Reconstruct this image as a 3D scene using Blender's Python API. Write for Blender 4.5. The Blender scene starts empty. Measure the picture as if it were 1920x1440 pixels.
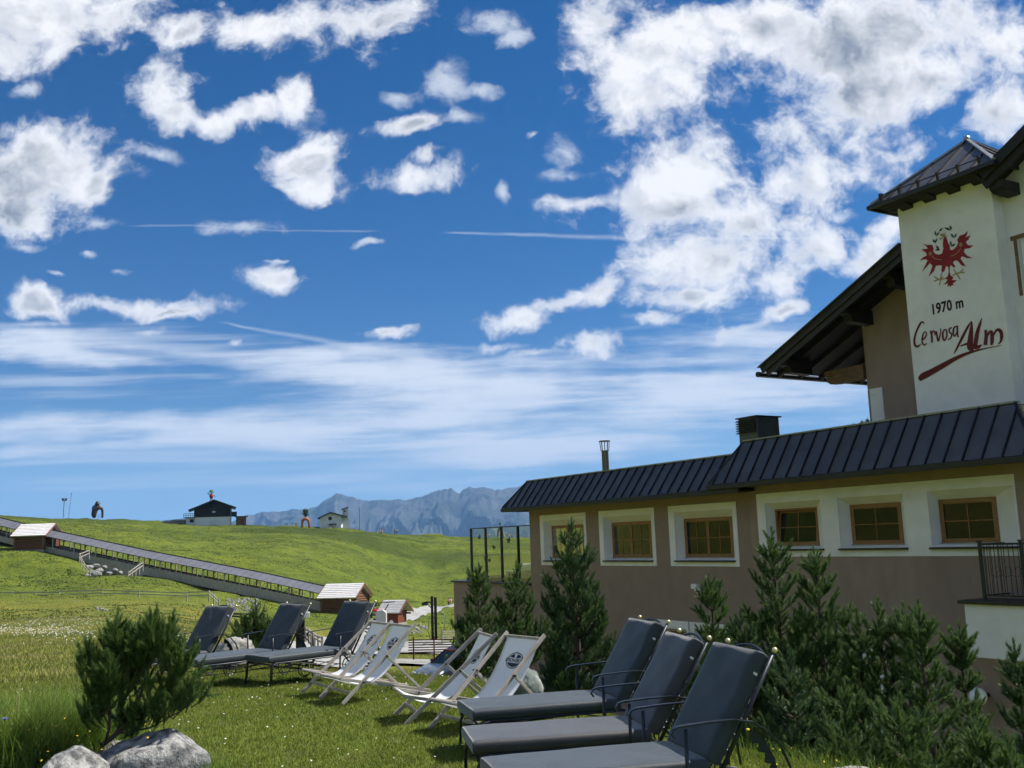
import bpy, math, random
import numpy as np
from math import radians as R, sin, cos, pi, atan2, degrees
from mathutils import Vector, Matrix, noise as MN
random.seed(7); RNG = np.random.default_rng(11)
SC = bpy.context.scene; COL = SC.collection

# ------------------------------------------------------------------ camera
FPX = 1850.0; PITCH = R(9.0); ROLL = R(1.91); EYE = 1.6
fw = Vector((0, cos(PITCH), sin(PITCH))); r0 = Vector((1, 0, 0)); u0 = r0.cross(fw)
rt = r0 * cos(ROLL) - u0 * sin(ROLL); upv = u0 * cos(ROLL) + r0 * sin(ROLL)
cam = bpy.data.cameras.new('camera'); co = bpy.data.objects.new('camera', cam); COL.objects.link(co)
mw = Matrix.Identity(4)
for i in range(3): mw[i][0] = rt[i]; mw[i][1] = upv[i]; mw[i][2] = -fw[i]; mw[i][3] = (0, 0, EYE)[i]
co.matrix_world = mw
cam.sensor_width = 36; cam.lens = 36 * FPX / 1920; cam.clip_start = .05; cam.clip_end = 60000
SC.camera = co
SC.view_settings.view_transform = 'Standard'; SC.view_settings.look = 'None'
SC.view_settings.exposure = 0.62; SC.view_settings.gamma = 1
SC.cycles.use_adaptive_sampling = True; SC.cycles.adaptive_threshold = .022; SC.cycles.adaptive_min_samples = 12; SC.cycles.use_denoising = True
SC.cycles.max_bounces = 6; SC.cycles.diffuse_bounces = 3; SC.cycles.glossy_bounces = 3; SC.cycles.transparent_max_bounces = 8; SC.cycles.volume_bounces = 0; SC.cycles.caustics_reflective = False; SC.cycles.caustics_refractive = False
SUN_AZ = R(72); SUN_EL = R(52)          # azimuth clockwise from +Y
def P(px, py, Y):                         # photo pixel + distance along +Y -> point
    d = fw + rt * ((px - 960) / FPX) - upv * ((py - 720) / FPX)
    return Vector((0, 0, EYE)) + d * (Y / d.y)
def dirUV(px, py):
    d = fw + rt * ((px - 960) / FPX) - upv * ((py - 720) / FPX)
    return d.x / d.y, d.z / d.y

# ------------------------------------------------------------------ world
W = bpy.data.worlds.new('World'); SC.world = W; W.use_nodes = True
W.cycles.sampling_method = 'MANUAL'; W.cycles.sample_map_resolution = 256
nt = W.node_tree; N = nt.nodes; L = nt.links; N.clear()
def nd(t, **k):
    n = N.new(t)
    for a, b in k.items(): setattr(n, a, b)
    return n
def inp(s, v):
    if isinstance(v, bpy.types.NodeSocket): L.new(v, s)
    elif v is not None: s.default_value = v
def math_(op, a, b=None, c=None, clamp=False):
    n = nd('ShaderNodeMath', operation=op, use_clamp=clamp)
    inp(n.inputs[0], a)
    if b is not None: inp(n.inputs[1], b)
    if c is not None: inp(n.inputs[2], c)
    return n.outputs[0]
def sstep(x, a, b):
    n = nd('ShaderNodeMapRange', interpolation_type='SMOOTHSTEP')
    inp(n.inputs[0], x); n.inputs[1].default_value = a; n.inputs[2].default_value = b
    return n.outputs[0]
def mixc(f, a, b, mode='MIX'):
    n = nd('ShaderNodeMix', data_type='RGBA', blend_type=mode)
    inp(n.inputs[0], f); inp(n.inputs[6], a); inp(n.inputs[7], b)
    return n.outputs[2]
sky = nd('ShaderNodeTexSky', sky_type='NISHITA', sun_disc=False, sun_elevation=SUN_EL, sun_rotation=SUN_AZ)
sky.altitude = 1970; sky.air_density = 1.0; sky.dust_density = .35; sky.ozone_density = 2.5
hs = nd('ShaderNodeHueSaturation'); hs.inputs['Hue'].default_value = .505; hs.inputs['Saturation'].default_value = 1.40; hs.inputs['Value'].default_value = .62
L.new(sky.outputs[0], hs.inputs['Color'])
tc = nd('ShaderNodeTexCoord'); sp = nd('ShaderNodeSeparateXYZ'); L.new(tc.outputs['Generated'], sp.inputs[0])
dy = math_('MAXIMUM', sp.outputs[1], .08)
U = math_('DIVIDE', sp.outputs[0], dy); V = math_('DIVIDE', sp.outputs[2], dy)
cb = nd('ShaderNodeCombineXYZ'); L.new(U, cb.inputs[0]); L.new(V, cb.inputs[1])
front = sstep(sp.outputs[1], .15, .35)
base = mixc(sstep(sp.outputs[2], -.02, .16), (2.0, 4.0, 6.4, 1), hs.outputs[0])
def noise(vec, scale, detail=6, rough=.55, dist=0., out=0, dim='2D'):
    n = nd('ShaderNodeTexNoise', noise_dimensions=dim); inp(n.inputs['Vector'], vec)
    n.inputs['Scale'].default_value = scale; n.inputs['Detail'].default_value = detail
    n.inputs['Roughness'].default_value = rough; n.inputs['Distortion'].default_value = dist
    return n.outputs[out]
def vm(op, a, b=None, s=None):
    n = nd('ShaderNodeVectorMath', operation=op); inp(n.inputs[0], a)
    if b is not None: inp(n.inputs[1], b)
    if s is not None: n.inputs['Scale'].default_value = s
    return n.outputs[0]
def warp(vec, scale, amt, det=3):
    c = noise(vec, scale, det, .6, 0, 1, '3D')
    return vm('ADD', vec, vm('SCALE', vm('SUBTRACT', c, (.5, .5, .5)), s=amt))
wv = warp(cb.outputs[0], 5, .055, 2)
wv = warp(wv, 24, .022, 3)
def blobs(vec, lst, pre=''):
    acc = None
    for (cx, cy, rx, ry, rot) in lst:
        u, v = dirUV(cx, cy); k = 1 / FPX * 1.06
        m = nd('ShaderNodeMapping', vector_type='TEXTURE')
        m.inputs['Location'].default_value = (u, v, 0)
        m.inputs['Rotation'].default_value = (0, 0, R(-rot) + ROLL)
        m.inputs['Scale'].default_value = (rx * k, ry * k, 1)
        if acc is None: L.new(vec, m.inputs['Vector'])
        else:                                  # keeps the blobs evaluated one after another
            ch = nd('ShaderNodeVectorMath', operation='MULTIPLY_ADD'); L.new(acc, ch.inputs[0]); ch.inputs[1].default_value = (0, 0, 0); L.new(vec, ch.inputs[2])
            L.new(ch.outputs[0], m.inputs['Vector'])
        ln = nd('ShaderNodeVectorMath', operation='LENGTH'); L.new(m.outputs[0], ln.inputs[0])
        d = ln.outputs['Value']
        acc = d if acc is None else math_('SMOOTH_MIN', acc, d, .25)
    return acc
THICK = [(70,25,225,85,-4),(0,90,90,50,0),(345,50,75,42,0),(480,45,110,42,0),(630,40,150,58,0),(720,35,75,70,0),
 (300,165,88,70,-20),(330,215,60,38,0),(400,225,75,32,0),(490,200,90,26,-8),(560,180,35,40,0),(80,310,150,100,0),(55,400,110,55,0),(190,340,40,60,0),
 (565,300,70,45,0),(590,345,55,35,0),(790,335,85,30,0),(800,300,35,22,0),(765,245,58,20,-6),
 (1230,90,160,120,0),(1130,30,70,60,0),(1190,190,110,70,0),(1300,30,140,50,0),(1440,40,130,70,0),(1640,70,250,120,-5),(1820,60,170,110,0),(1620,170,170,85,-20),(1460,245,130,70,-30),(1500,330,180,90,-25),
 (1290,320,170,75,-20),(1250,390,120,50,0),(1420,420,150,90,-10),(1350,490,165,85,0),(1500,470,110,60,-25),(1290,560,110,28,5),(1090,375,62,18,0),(1740,150,110,60,0),
 (975,605,75,26,-12),(1050,575,80,26,-22),(1120,545,50,24,-20),(1130,645,85,26,-4),(1225,600,48,15,0),
 (1645,465,85,30,-22),(1700,430,60,35,0),(1860,210,85,60,0),(1470,588,55,14,-15),
 (75,575,55,28,30),(220,585,155,19,2),(310,590,70,12,0),(515,540,62,24,10),(725,635,55,18,0)]
THIN = [(920,35,80,45,20),(960,75,60,30,-20),(835,160,60,55,0),(745,190,55,28,0),(860,228,55,18,-5),(900,180,60,25,0),(460,435,120,22,6),(285,290,70,18,10),
 (685,457,34,9,0),(205,430,55,22,0),(947,365,16,32,0),(1052,285,45,45,60),(1055,330,60,20,0),(50,160,45,28,0),(180,485,28,10,10),(285,620,42,11,0),
 (225,520,32,11,0),(441,640,16,8,0),(115,520,22,8,20),(1390,632,60,12,-20),(1310,300,60,40,0),(1590,390,60,25,0),(565,190,45,60,0),(920,660,70,10,0),
 (990,255,20,8,-20),(60,475,50,14,5),(505,505,25,6,0),(1010,668,80,10,0),(1550,420,60,40,0)]
dT = blobs(wv, THICK); dN = blobs(wv, THIN)
fine = noise(wv, 26, 7, .64, .0, 0, '3D')
big = noise(wv, 8.5, 5, .60, .0, 0, '3D')
# small-scale relief for shading: same noise sampled a little towards the sun
off = vm('ADD', wv, (.016, .020, 0))
big2 = noise(off, 8.5, 5, .60, .0, 0, '3D')
f05 = math_('SUBTRACT', fine, .5); b05 = math_('SUBTRACT', big, .5)
densT = math_('ADD', math_('SUBTRACT', 1.0, dT), math_('ADD', math_('MULTIPLY', f05, 2.0), math_('MULTIPLY', b05, 3.6)))
aT = math_('MULTIPLY', sstep(densT, -.25, .85), .99)
densN = math_('ADD', math_('SUBTRACT', .78, dN), math_('ADD', math_('MULTIPLY', f05, 1.9), math_('MULTIPLY', b05, 2.6)))
aN = math_('MULTIPLY', sstep(densN, -.15, .85), .78)
# veil of high cloud low over the horizon, streaked along it
st = nd('ShaderNodeMapping'); L.new(cb.outputs[0], st.inputs[0]); st.inputs['Scale'].default_value = (1.7, 13, 1)
st.inputs['Rotation'].default_value = (0, 0, R(4))
sn = noise(st.outputs[0], 2.2, 6, .6, 0)
st2 = nd('ShaderNodeMapping'); L.new(cb.outputs[0], st2.inputs[0]); st2.inputs['Scale'].default_value = (1.2, 26, 1); st2.inputs['Rotation'].default_value = (0, 0, R(1.9))
sn2 = noise(st2.outputs[0], 2.0, 5, .55, 0)
dV = blobs(wv, [(1330,730,420,85,-4),(850,760,420,62,4),(700,705,240,40,10),(350,800,480,45,3),(1100,830,300,40,0),(60,660,230,35,6)])
densV = math_('ADD', math_('SUBTRACT', 1.0, dV), math_('ADD', math_('MULTIPLY', math_('SUBTRACT', sn, .5), 2.6), math_('MULTIPLY', math_('SUBTRACT', sn2, .5), 1.4)))
aV = math_('MULTIPLY', sstep(densV, -.35, 1.0), .92)
dS = blobs(cb.outputs[0], [(300,650,480,40,7),(300,860,620,60,2),(900,880,500,40,2),(120,720,330,60,6)])
densS = math_('ADD', math_('SUBTRACT', .9, dS), math_('MULTIPLY', math_('SUBTRACT', sn2, .5), 3.2))
aS = math_('MULTIPLY', sstep(densS, 0, 1.2), .5)
# contrails
def trail(x0, y0, x1, y1, w0, w1, amp):
    u1, v1 = dirUV(x0, y0); u2, v2 = dirUV(x1, y1); ln = math.hypot(u2 - u1, v2 - v1); an = atan2(v2 - v1, u2 - u1)
    m = nd('ShaderNodeMapping', vector_type='TEXTURE'); m.inputs['Location'].default_value = (u1, v1, 0)
    m.inputs['Rotation'].default_value = (0, 0, an); L.new(tw_, m.inputs['Vector'])
    s = nd('ShaderNodeSeparateXYZ'); L.new(m.outputs[0], s.inputs[0])
    t = math_('DIVIDE', s.outputs[0], ln)
    w = math_('ADD', w0 / FPX, math_('MULTIPLY', t, (w1 - w0) / FPX))
    a = math_('DIVIDE', math_('ABSOLUTE', s.outputs[1]), w)
    a = math_('SUBTRACT', 1.0, a, clamp=True)
    e = math_('MULTIPLY', sstep(t, -.02, .08), math_('SUBTRACT', 1.0, sstep(t, .9, 1.02)))
    return math_('MULTIPLY', math_('MULTIPLY', a, e), math_('MULTIPLY', amp, math_('ADD', .25, math_('MULTIPLY', fine, 1.2))))
tw_ = warp(cb.outputs[0], 9, .010, 3)
tr = [trail(240,424,720,433,3,3,.22), trail(830,433,1210,446,3,8,.36), trail(1210,446,1640,450,3,3,.3),
      trail(410,602,930,700,3,16,.42), trail(-20,612,640,700,9,30,.5), trail(640,700,980,716,20,30,.5)]
halo = math_('MULTIPLY', sstep(math_('ADD', math_('SUBTRACT', 1.42, dT), math_('ADD', math_('MULTIPLY', f05, 3.4), math_('MULTIPLY', b05, 2.4))), .25, 1.35), .42)
acc = tr[0]
for t in tr[1:]: acc = math_('MAXIMUM', acc, t)
def over(a, b): return math_('SUBTRACT', 1.0, math_('MULTIPLY', math_('SUBTRACT', 1.0, a, clamp=True), math_('SUBTRACT', 1.0, b, clamp=True)))
# shading of the cumulus: grey where thick, bright at the thin edges and on the bumps facing the sun
thick = sstep(densT, .35, 1.25)
g2 = noise(cb.outputs[0], 3.2, 3, .5, 0)
rel = math_('ADD', math_('MULTIPLY', math_('SUBTRACT', big, big2), 3.8), math_('MULTIPLY', f05, .7))
gr = math_('MULTIPLY', sstep(densT, .2, 1.0), math_('ADD', math_('MULTIPLY', thick, math_('ADD', .04, math_('MULTIPLY', sstep(g2, .38, .64), .62))), math_('SUBTRACT', .13, rel)), clamp=True)
ccol = mixc(gr, (6.7, 6.75, 6.9, 1), (1.9, 2.2, 2.7, 1))
thinc = (5.7, 6.1, 6.7, 1)
c1 = mixc(math_('MULTIPLY', over(over(aV, aS), acc), front), base, thinc)
c2 = mixc(math_('MULTIPLY', over(aN, halo), front), c1, (5.2, 5.6, 6.2, 1))
c3 = mixc(math_('MULTIPLY', aT, front), c2, ccol)
# plain broken cloud outside the view, its brightness and cover set for fill light
gp = nd('ShaderNodeVectorMath', operation='DIVIDE'); L.new(tc.outputs['Generated'], gp.inputs[0])
zc = math_('MAXIMUM', sp.outputs[2], .06); cz3 = nd('ShaderNodeCombineXYZ')
for i in range(3): L.new(zc, cz3.inputs[i])
L.new(cz3.outputs[0], gp.inputs[1])
gn = noise(gp.outputs[0], 1.1, 4, .6, 0)
ga = math_('MULTIPLY', sstep(gn, .46, .64), sstep(sp.outputs[2], .0, .12))
c4 = mixc(math_('MULTIPLY', ga, math_('SUBTRACT', 1.0, front)), c3, (6.4, 6.9, 7.9, 1))
bg = nd('ShaderNodeBackground'); L.new(c4, bg.inputs[0]); bg.inputs[1].default_value = .1
wo = nd('ShaderNodeOutputWorld'); L.new(bg.outputs[0], wo.inputs[0])

# ------------------------------------------------------------------ sun
sl = bpy.data.lights.new('sun', 'SUN'); sl.energy = 5.0; sl.angle = R(.5); sl.color = (1, .95, .86)
so = bpy.data.objects.new('sun', sl); COL.objects.link(so)
sd = Vector((sin(SUN_AZ) * cos(SUN_EL), cos(SUN_AZ) * cos(SUN_EL), sin(SUN_EL)))
so.rotation_euler = sd.to_track_quat('Z', 'Y').to_euler(); so.location = (30, 10, 60)

# ------------------------------------------------------------------ helpers
def tag(o, label=None, cat=None, group=None, kind=None):
    if label: o['label'] = label
    if cat: o['category'] = cat
    if group: o['group'] = group
    if kind: o['kind'] = kind
    return o
def empty(name, loc, rz=0, label=None, cat=None, group=None):
    o = bpy.data.objects.new(name, None); COL.objects.link(o); o.location = loc; o.rotation_euler = (0, 0, rz)
    o.empty_display_size = .1
    return tag(o, label, cat, group)
def raw(name, verts, faces, mat, parent=None, smooth=False, loc=None):
    me = bpy.data.meshes.new(name)
    if isinstance(verts, np.ndarray):
        nv = len(verts); fa = np.asarray(faces, dtype=np.int32); k = fa.shape[1]
        me.vertices.add(nv); me.vertices.foreach_set('co', verts.astype(np.float32).ravel())
        me.loops.add(fa.size); me.loops.foreach_set('vertex_index', fa.ravel())
        me.polygons.add(len(fa)); me.polygons.foreach_set('loop_start', np.arange(0, fa.size, k, dtype=np.int32))
        me.polygons.foreach_set('loop_total', np.full(len(fa), k, dtype=np.int32))
        me.update(calc_edges=True); me.validate()
    else:
        me.from_pydata([tuple(v) for v in verts], [], faces); me.update()
    if smooth: me.polygons.foreach_set('use_smooth', [True] * len(me.polygons))
    if mat: me.materials.append(mat)
    o = bpy.data.objects.new(name, me); COL.objects.link(o)
    if parent: o.parent = parent
    if loc is not None: o.location = loc
    return o
class MB:
    def __init__(s): s.v = []; s.f = []
    def add(s, vs, fs):
        b = len(s.v); s.v += [Vector(v) for v in vs]; s.f += [tuple(b + i for i in f) for f in fs]
    def box(s, x0, x1, y0, y1, z0, z1):
        s.add([(x0,y0,z0),(x1,y0,z0),(x1,y1,z0),(x0,y1,z0),(x0,y0,z1),(x1,y0,z1),(x1,y1,z1),(x0,y1,z1)],
              [(0,3,2,1),(4,5,6,7),(0,1,5,4),(1,2,6,5),(2,3,7,6),(3,0,4,7)])
    def bar(s, a, b, w, h, up=(0,0,1)):
        a = Vector(a); b = Vector(b); d = (b - a).normalized(); up = Vector(up)
        x = d.cross(up)
        if x.length < 1e-4: x = d.cross(Vector((1,0,0)))
        x.normalize(); y = x.cross(d).normalized(); x *= w / 2; y *= h / 2
        s.add([a-x-y,a+x-y,a+x+y,a-x+y,b-x-y,b+x-y,b+x+y,b-x+y],[(0,1,2,3),(7,6,5,4),(0,4,5,1),(1,5,6,2),(2,6,7,3),(3,7,4,0)])
    def tube(s, pts, r, n=8, closed=False, cap=True):
        pts = [Vector(p) for p in pts]; m = len(pts); rs = r if isinstance(r, (list, tuple)) else [r] * m
        b = len(s.v); ref = None
        for i, p in enumerate(pts):
            if closed: d = pts[(i + 1) % m] - pts[i - 1]
            else: d = pts[min(i + 1, m - 1)] - pts[max(i - 1, 0)]
            d.normalize()
            if ref is None:
                ref = d.cross(Vector((0,0,1)))
                if ref.length < .1: ref = d.cross(Vector((0,1,0)))
            ref = (ref - d * ref.dot(d)).normalized(); o = d.cross(ref)
            for k in range(n):
                a = 2 * pi * k / n; s.v.append(p + (ref * cos(a) + o * sin(a)) * rs[i])
        for i in range(m if closed else m - 1):
            j = (i + 1) % m
            for k in range(n):
                l = (k + 1) % n; s.f.append((b+i*n+k, b+i*n+l, b+j*n+l, b+j*n+k))
        if cap and not closed:
            s.f.append(tuple(b + k for k in range(n))[::-1]); s.f.append(tuple(b + (m-1)*n + k for k in range(n)))
    def cyl(s, a, b, r, n=12): s.tube([a, b], r, n)
    def lathe(s, prof, c=(0,0,0), n=12):
        c = Vector(c); b = len(s.v)
        for (r, z) in prof:
            for k in range(n): a = 2*pi*k/n; s.v.append(c + Vector((r*cos(a), r*sin(a), z)))
        for i in range(len(prof)-1):
            for k in range(n):
                l = (k+1) % n; s.f.append((b+i*n+k, b+i*n+l, b+(i+1)*n+l, b+(i+1)*n+k))
        s.f.append(tuple(b+k for k in range(n))[::-1]); s.f.append(tuple(b+(len(prof)-1)*n+k for k in range(n)))
    def ball(s, c, r, n=10, sz=1):
        s.lathe([(max(r*sin(pi*i/8), r*.02), -r*sz*cos(pi*i/8)) for i in range(9)], c, n)
    def prism(s, poly, ax, t0, t1):
        # poly in the plane of the two other axes, extruded along ax
        def mk(p, t):
            if ax == 'y': return (p[0], t, p[1])
            if ax == 'x': return (t, p[0], p[1])
            return (p[0], p[1], t)
        n = len(poly); s.add([mk(p, t0) for p in poly] + [mk(p, t1) for p in poly],
            [tuple(range(n)), tuple(range(2*n-1, n-1, -1))] + [(i, i+n, (i+1) % n + n, (i+1) % n) for i in range(n)])
    def slab(s, quad, t):                      # a quad given a thickness t against its normal
        q = [Vector(p) for p in quad]; n = (q[1]-q[0]).cross(q[2]-q[0]).normalized(); n = (-n if n.z < 0 else n) * t
        m = len(q)
        s.add(q + [p - n for p in q], [tuple(range(m)), tuple(range(2*m-1, m-1, -1))] + [(i, i+m, (i+1) % m + m, (i+1) % m) for i in range(m)])
    def build(s, name, mat, parent=None, smooth=False, bevel=0, fix=True, loc=None):
        o = raw(name, s.v, s.f, mat, parent, smooth, loc)
        if fix:
            import bmesh
            bm = bmesh.new(); bm.from_mesh(o.data); bmesh.ops.recalc_face_normals(bm, faces=bm.faces); bm.to_mesh(o.data); bm.free()
        if bevel:
            m = o.modifiers.new('bevel', 'BEVEL'); m.width = bevel; m.segments = 2; m.limit_method = 'ANGLE'; m.angle_limit = R(35)
        return o
def smoothang(o, a=40):
    for p in o.data.polygons: p.use_smooth = True
    try: o.data.set_sharp_from_angle(angle=R(a))
    except Exception: pass
    return o
def copy_tree(o, parent=None):
    c = o.copy(); COL.objects.link(c); c.parent = parent
    for ch in list(o.children): copy_tree(ch, c)
    return c

# ------------------------------------------------------------------ materials
def pm(name, c1, c2=None, scale=5., rough=.7, bump=0., bscale=40., metal=0., detail=5, stretch=(1,1,1), spec=.5, lo=.35, hi=.65, coord='Object', c3=None, s3=1.5, trans=0., mot=None, island=0., sheen=0.):
    m = bpy.data.materials.new(name); m.use_nodes = True; t = m.node_tree; nn = t.nodes; ll = t.links
    b = nn['Principled BSDF']; b.inputs['Sheen Weight'].default_value = sheen; b.inputs['Sheen Roughness'].default_value = .35; b.inputs['Roughness'].default_value = rough; b.inputs['Metallic'].default_value = metal
    b.inputs['Specular IOR Level'].default_value = spec
    tcn = nn.new('ShaderNodeTexCoord'); mp = nn.new('ShaderNodeMapping'); mp.inputs['Scale'].default_value = stretch
    ll.new(tcn.outputs[coord], mp.inputs[0])
    def cc(c): return (c[0], c[1], c[2], 1)
    def nz(sc, det=detail, ro=.6):
        n = nn.new('ShaderNodeTexNoise'); n.inputs['Scale'].default_value = sc; n.inputs['Detail'].default_value = det; n.inputs['Roughness'].default_value = ro
        ll.new(mp.outputs[0], n.inputs['Vector']); return n.outputs[0]
    def mr(x, a, c):
        r = nn.new('ShaderNodeMapRange'); ll.new(x, r.inputs[0]); r.inputs[1].default_value = a; r.inputs[2].default_value = c; return r.outputs[0]
    def mx(f, a, c, mode='MIX'):
        n = nn.new('ShaderNodeMix'); n.data_type = 'RGBA'; n.blend_type = mode
        if isinstance(f, float): n.inputs[0].default_value = f
        else: ll.new(f, n.inputs[0])
        for s, v in ((n.inputs[6], a), (n.inputs[7], c)):
            if isinstance(v, tuple): s.default_value = v
            else: ll.new(v, s)
        return n.outputs[2]
    col = cc(c1)
    if c2 is not None: col = mx(mr(nz(scale), lo, hi), cc(c1), cc(c2))
    if c3 is not None: col = mx(mr(nz(s3, 3), .5, .72), col, cc(c3))
    if island:
        g = nn.new('ShaderNodeNewGeometry'); hv = nn.new('ShaderNodeHueSaturation')
        r = nn.new('ShaderNodeMapRange'); ll.new(g.outputs['Random Per Island'], r.inputs[0]); r.inputs[3].default_value = 1 - island; r.inputs[4].default_value = 1 + island
        ll.new(r.outputs[0], hv.inputs['Value'])
        if isinstance(col, tuple): hv.inputs['Color'].default_value = col
        else: ll.new(col, hv.inputs['Color'])
        col = hv.outputs[0]
    if isinstance(col, tuple): b.inputs['Base Color'].default_value = col
    else: ll.new(col, b.inputs['Base Color'])
    if bump:
        bp = nn.new('ShaderNodeBump'); bp.inputs['Strength'].default_value = 1; bp.inputs['Distance'].default_value = bump
        ll.new(nz(bscale, 6), bp.inputs['Height']); ll.new(bp.outputs[0], b.inputs['Normal'])
    if trans:
        tr_ = nn.new('ShaderNodeBsdfTranslucent'); ms = nn.new('ShaderNodeMixShader'); ms.inputs[0].default_value = trans
        if isinstance(col, tuple): tr_.inputs[0].default_value = col
        else: ll.new(col, tr_.inputs[0])
        ll.new(b.outputs[0], ms.inputs[1]); ll.new(tr_.outputs[0], ms.inputs[2]); ll.new(ms.outputs[0], nn['Material Output'].inputs[0])
    return m
M = {}
M['stucco_brown'] = pm('brown_stucco', (.265,.200,.172), (.30,.23,.20), 3, .95, .004, 260, spec=.2, c3=(.24,.18,.155), s3=.8, stretch=(1,1,.45))
M['stucco_dark'] = pm('brown_stucco_darker', (.245,.185,.160), (.275,.21,.184), 2, .95, .004, 260, spec=.2)  # left block, slightly darker than the main block's stucco
M['stucco_white'] = pm('white_stucco', (.70,.695,.72), (.76,.755,.78), 2.5, .95, .004, 230, spec=.2, c3=(.64,.635,.655), s3=.7)
M['sheet'] = pm('anthracite_sheet_metal', (.072,.073,.080), (.10,.10,.106), 1.2, .45, .002, 9, metal=.35, spec=.5)
M['sheet_dark'] = pm('dark_sheet_trim', (.012,.013,.020), (.02,.021,.03), 4, .4, 0, metal=.2)
M['sheet_light'] = pm('bare_sheet_edge', (.22,.23,.23), (.3,.31,.31), 6, .35, 0, metal=.5)
M['wood_win'] = pm('larch_window_frame', (.20,.092,.034), (.28,.135,.052), 6, .5, .001, 60, stretch=(1,1,6))
M['wood_dark'] = pm('black_stained_wood', (.005,.0045,.005), (.010,.009,.009), 5, .7, .003, 40, stretch=(1,8,8))
M['wood_beam'] = pm('weathered_beam', (.10,.055,.03), (.20,.115,.06), 5, .75, .004, 30, stretch=(1,6,6))
M['wood_log'] = pm('log_wall', (.11,.045,.02), (.20,.09,.04), 3, .75, .006, 18, stretch=(.6,5,5))
M['wood_grey'] = pm('grey_weathered_boards', (.30,.27,.23), (.46,.42,.37), 3, .85, .006, 14, stretch=(3,3,.6))
M['shingle'] = pm('silver_larch_shingles', (.60,.57,.56), (.78,.75,.74), 2, .8, .01, 7, stretch=(1,4,1))
M['iron'] = pm('dark_wrought_iron', (.012,.016,.024), (.022,.028,.038), 12, .38, .0006, 120, metal=.3)
M['concrete'] = pm('concrete', (.30,.28,.25), (.40,.38,.34), 3, .9, .003, 40)
M['bark'] = pm('pine_bark', (.045,.028,.02), (.10,.07,.052), 18, .9, .004, 70, stretch=(1,1,.4))
M['needle'] = pm('pine_needles', (.060,.125,.036), (.125,.20,.062), 5, .5, 0, trans=.3, island=.35)
M['needle_dark'] = pm('dark_pine_needles', (.042,.092,.040), (.082,.150,.060), 5, .5, 0, trans=.25, island=.35)
M['needle_new'] = pm('new_pine_growth', (.085,.15,.035), (.15,.21,.065), 5, .5, 0, trans=.35, island=.3)
M['rock'] = pm('lichen_grey_rock', (.10,.10,.10), (.36,.355,.34), 13, .9, .05, 12, c3=(.06,.068,.07), s3=2.2, lo=.4, hi=.6)
M['rock_light'] = pm('pale_limestone', (.17,.165,.15), (.38,.37,.34), 8, .9, .04, 9, c3=(.10,.10,.095), s3=2.5)
M['rock_green'] = pm('greenish_boulder', (.075,.095,.085), (.18,.21,.19), 7, .85, .02, 8, c3=(.42,.44,.42), s3=4)
M['black'] = pm('black_paint', (.01,.01,.012), None, rough=.5)
def glassmat(name, tint, refl, rough=.02):
    m = bpy.data.materials.new(name); m.use_nodes = True; t = m.node_tree; nn = t.nodes; ll = t.links; nn.clear()
    o = nn.new('ShaderNodeOutputMaterial'); g = nn.new('ShaderNodeBsdfGlossy'); g.inputs['Roughness'].default_value = rough
    d = nn.new('ShaderNodeBsdfDiffuse'); d.inputs[0].default_value = (*tint, 1)
    lw = nn.new('ShaderNodeLayerWeight'); lw.inputs[0].default_value = .18
    mr = nn.new('ShaderNodeMapRange'); ll.new(lw.outputs['Fresnel'], mr.inputs[0]); mr.inputs[3].default_value = refl; mr.inputs[4].default_value = .6
    tx = nn.new('ShaderNodeTexCoord'); nz = nn.new('ShaderNodeTexNoise'); nz.inputs['Scale'].default_value = 1.3; bp = nn.new('ShaderNodeBump'); bp.inputs['Distance'].default_value = .003
    ll.new(tx.outputs['Object'], nz.inputs[0]); ll.new(nz.outputs[0], bp.inputs['Height']); ll.new(bp.outputs[0], g.inputs['Normal'])
    ms = nn.new('ShaderNodeMixShader'); ll.new(mr.outputs[0], ms.inputs[0]); ll.new(d.outputs[0], ms.inputs[1]); ll.new(g.outputs[0], ms.inputs[2]); ll.new(ms.outputs[0], o.inputs[0])
    return m
M['pane'] = glassmat('window_glass', (.006,.008,.006), .035)
def clearglass(name, col):
    m = bpy.data.materials.new(name); m.use_nodes = True; t = m.node_tree; nn = t.nodes; ll = t.links; nn.clear()
    o = nn.new('ShaderNodeOutputMaterial'); g = nn.new('ShaderNodeBsdfGlossy'); g.inputs['Roughness'].default_value = .01
    d = nn.new('ShaderNodeBsdfTransparent'); d.inputs[0].default_value = (*col, 1)
    lw = nn.new('ShaderNodeLayerWeight'); lw.inputs[0].default_value = .2
    mr = nn.new('ShaderNodeMapRange'); ll.new(lw.outputs['Fresnel'], mr.inputs[0]); mr.inputs[3].default_value = .01; mr.inputs[4].default_value = .25
    ms = nn.new('ShaderNodeMixShader'); ll.new(mr.outputs[0], ms.inputs[0]); ll.new(d.outputs[0], ms.inputs[1]); ll.new(g.outputs[0], ms.inputs[2]); ll.new(ms.outputs[0], o.inputs[0])
    return m
M['glass'] = clearglass('clear_glass', (.93,.965,.955))
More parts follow.
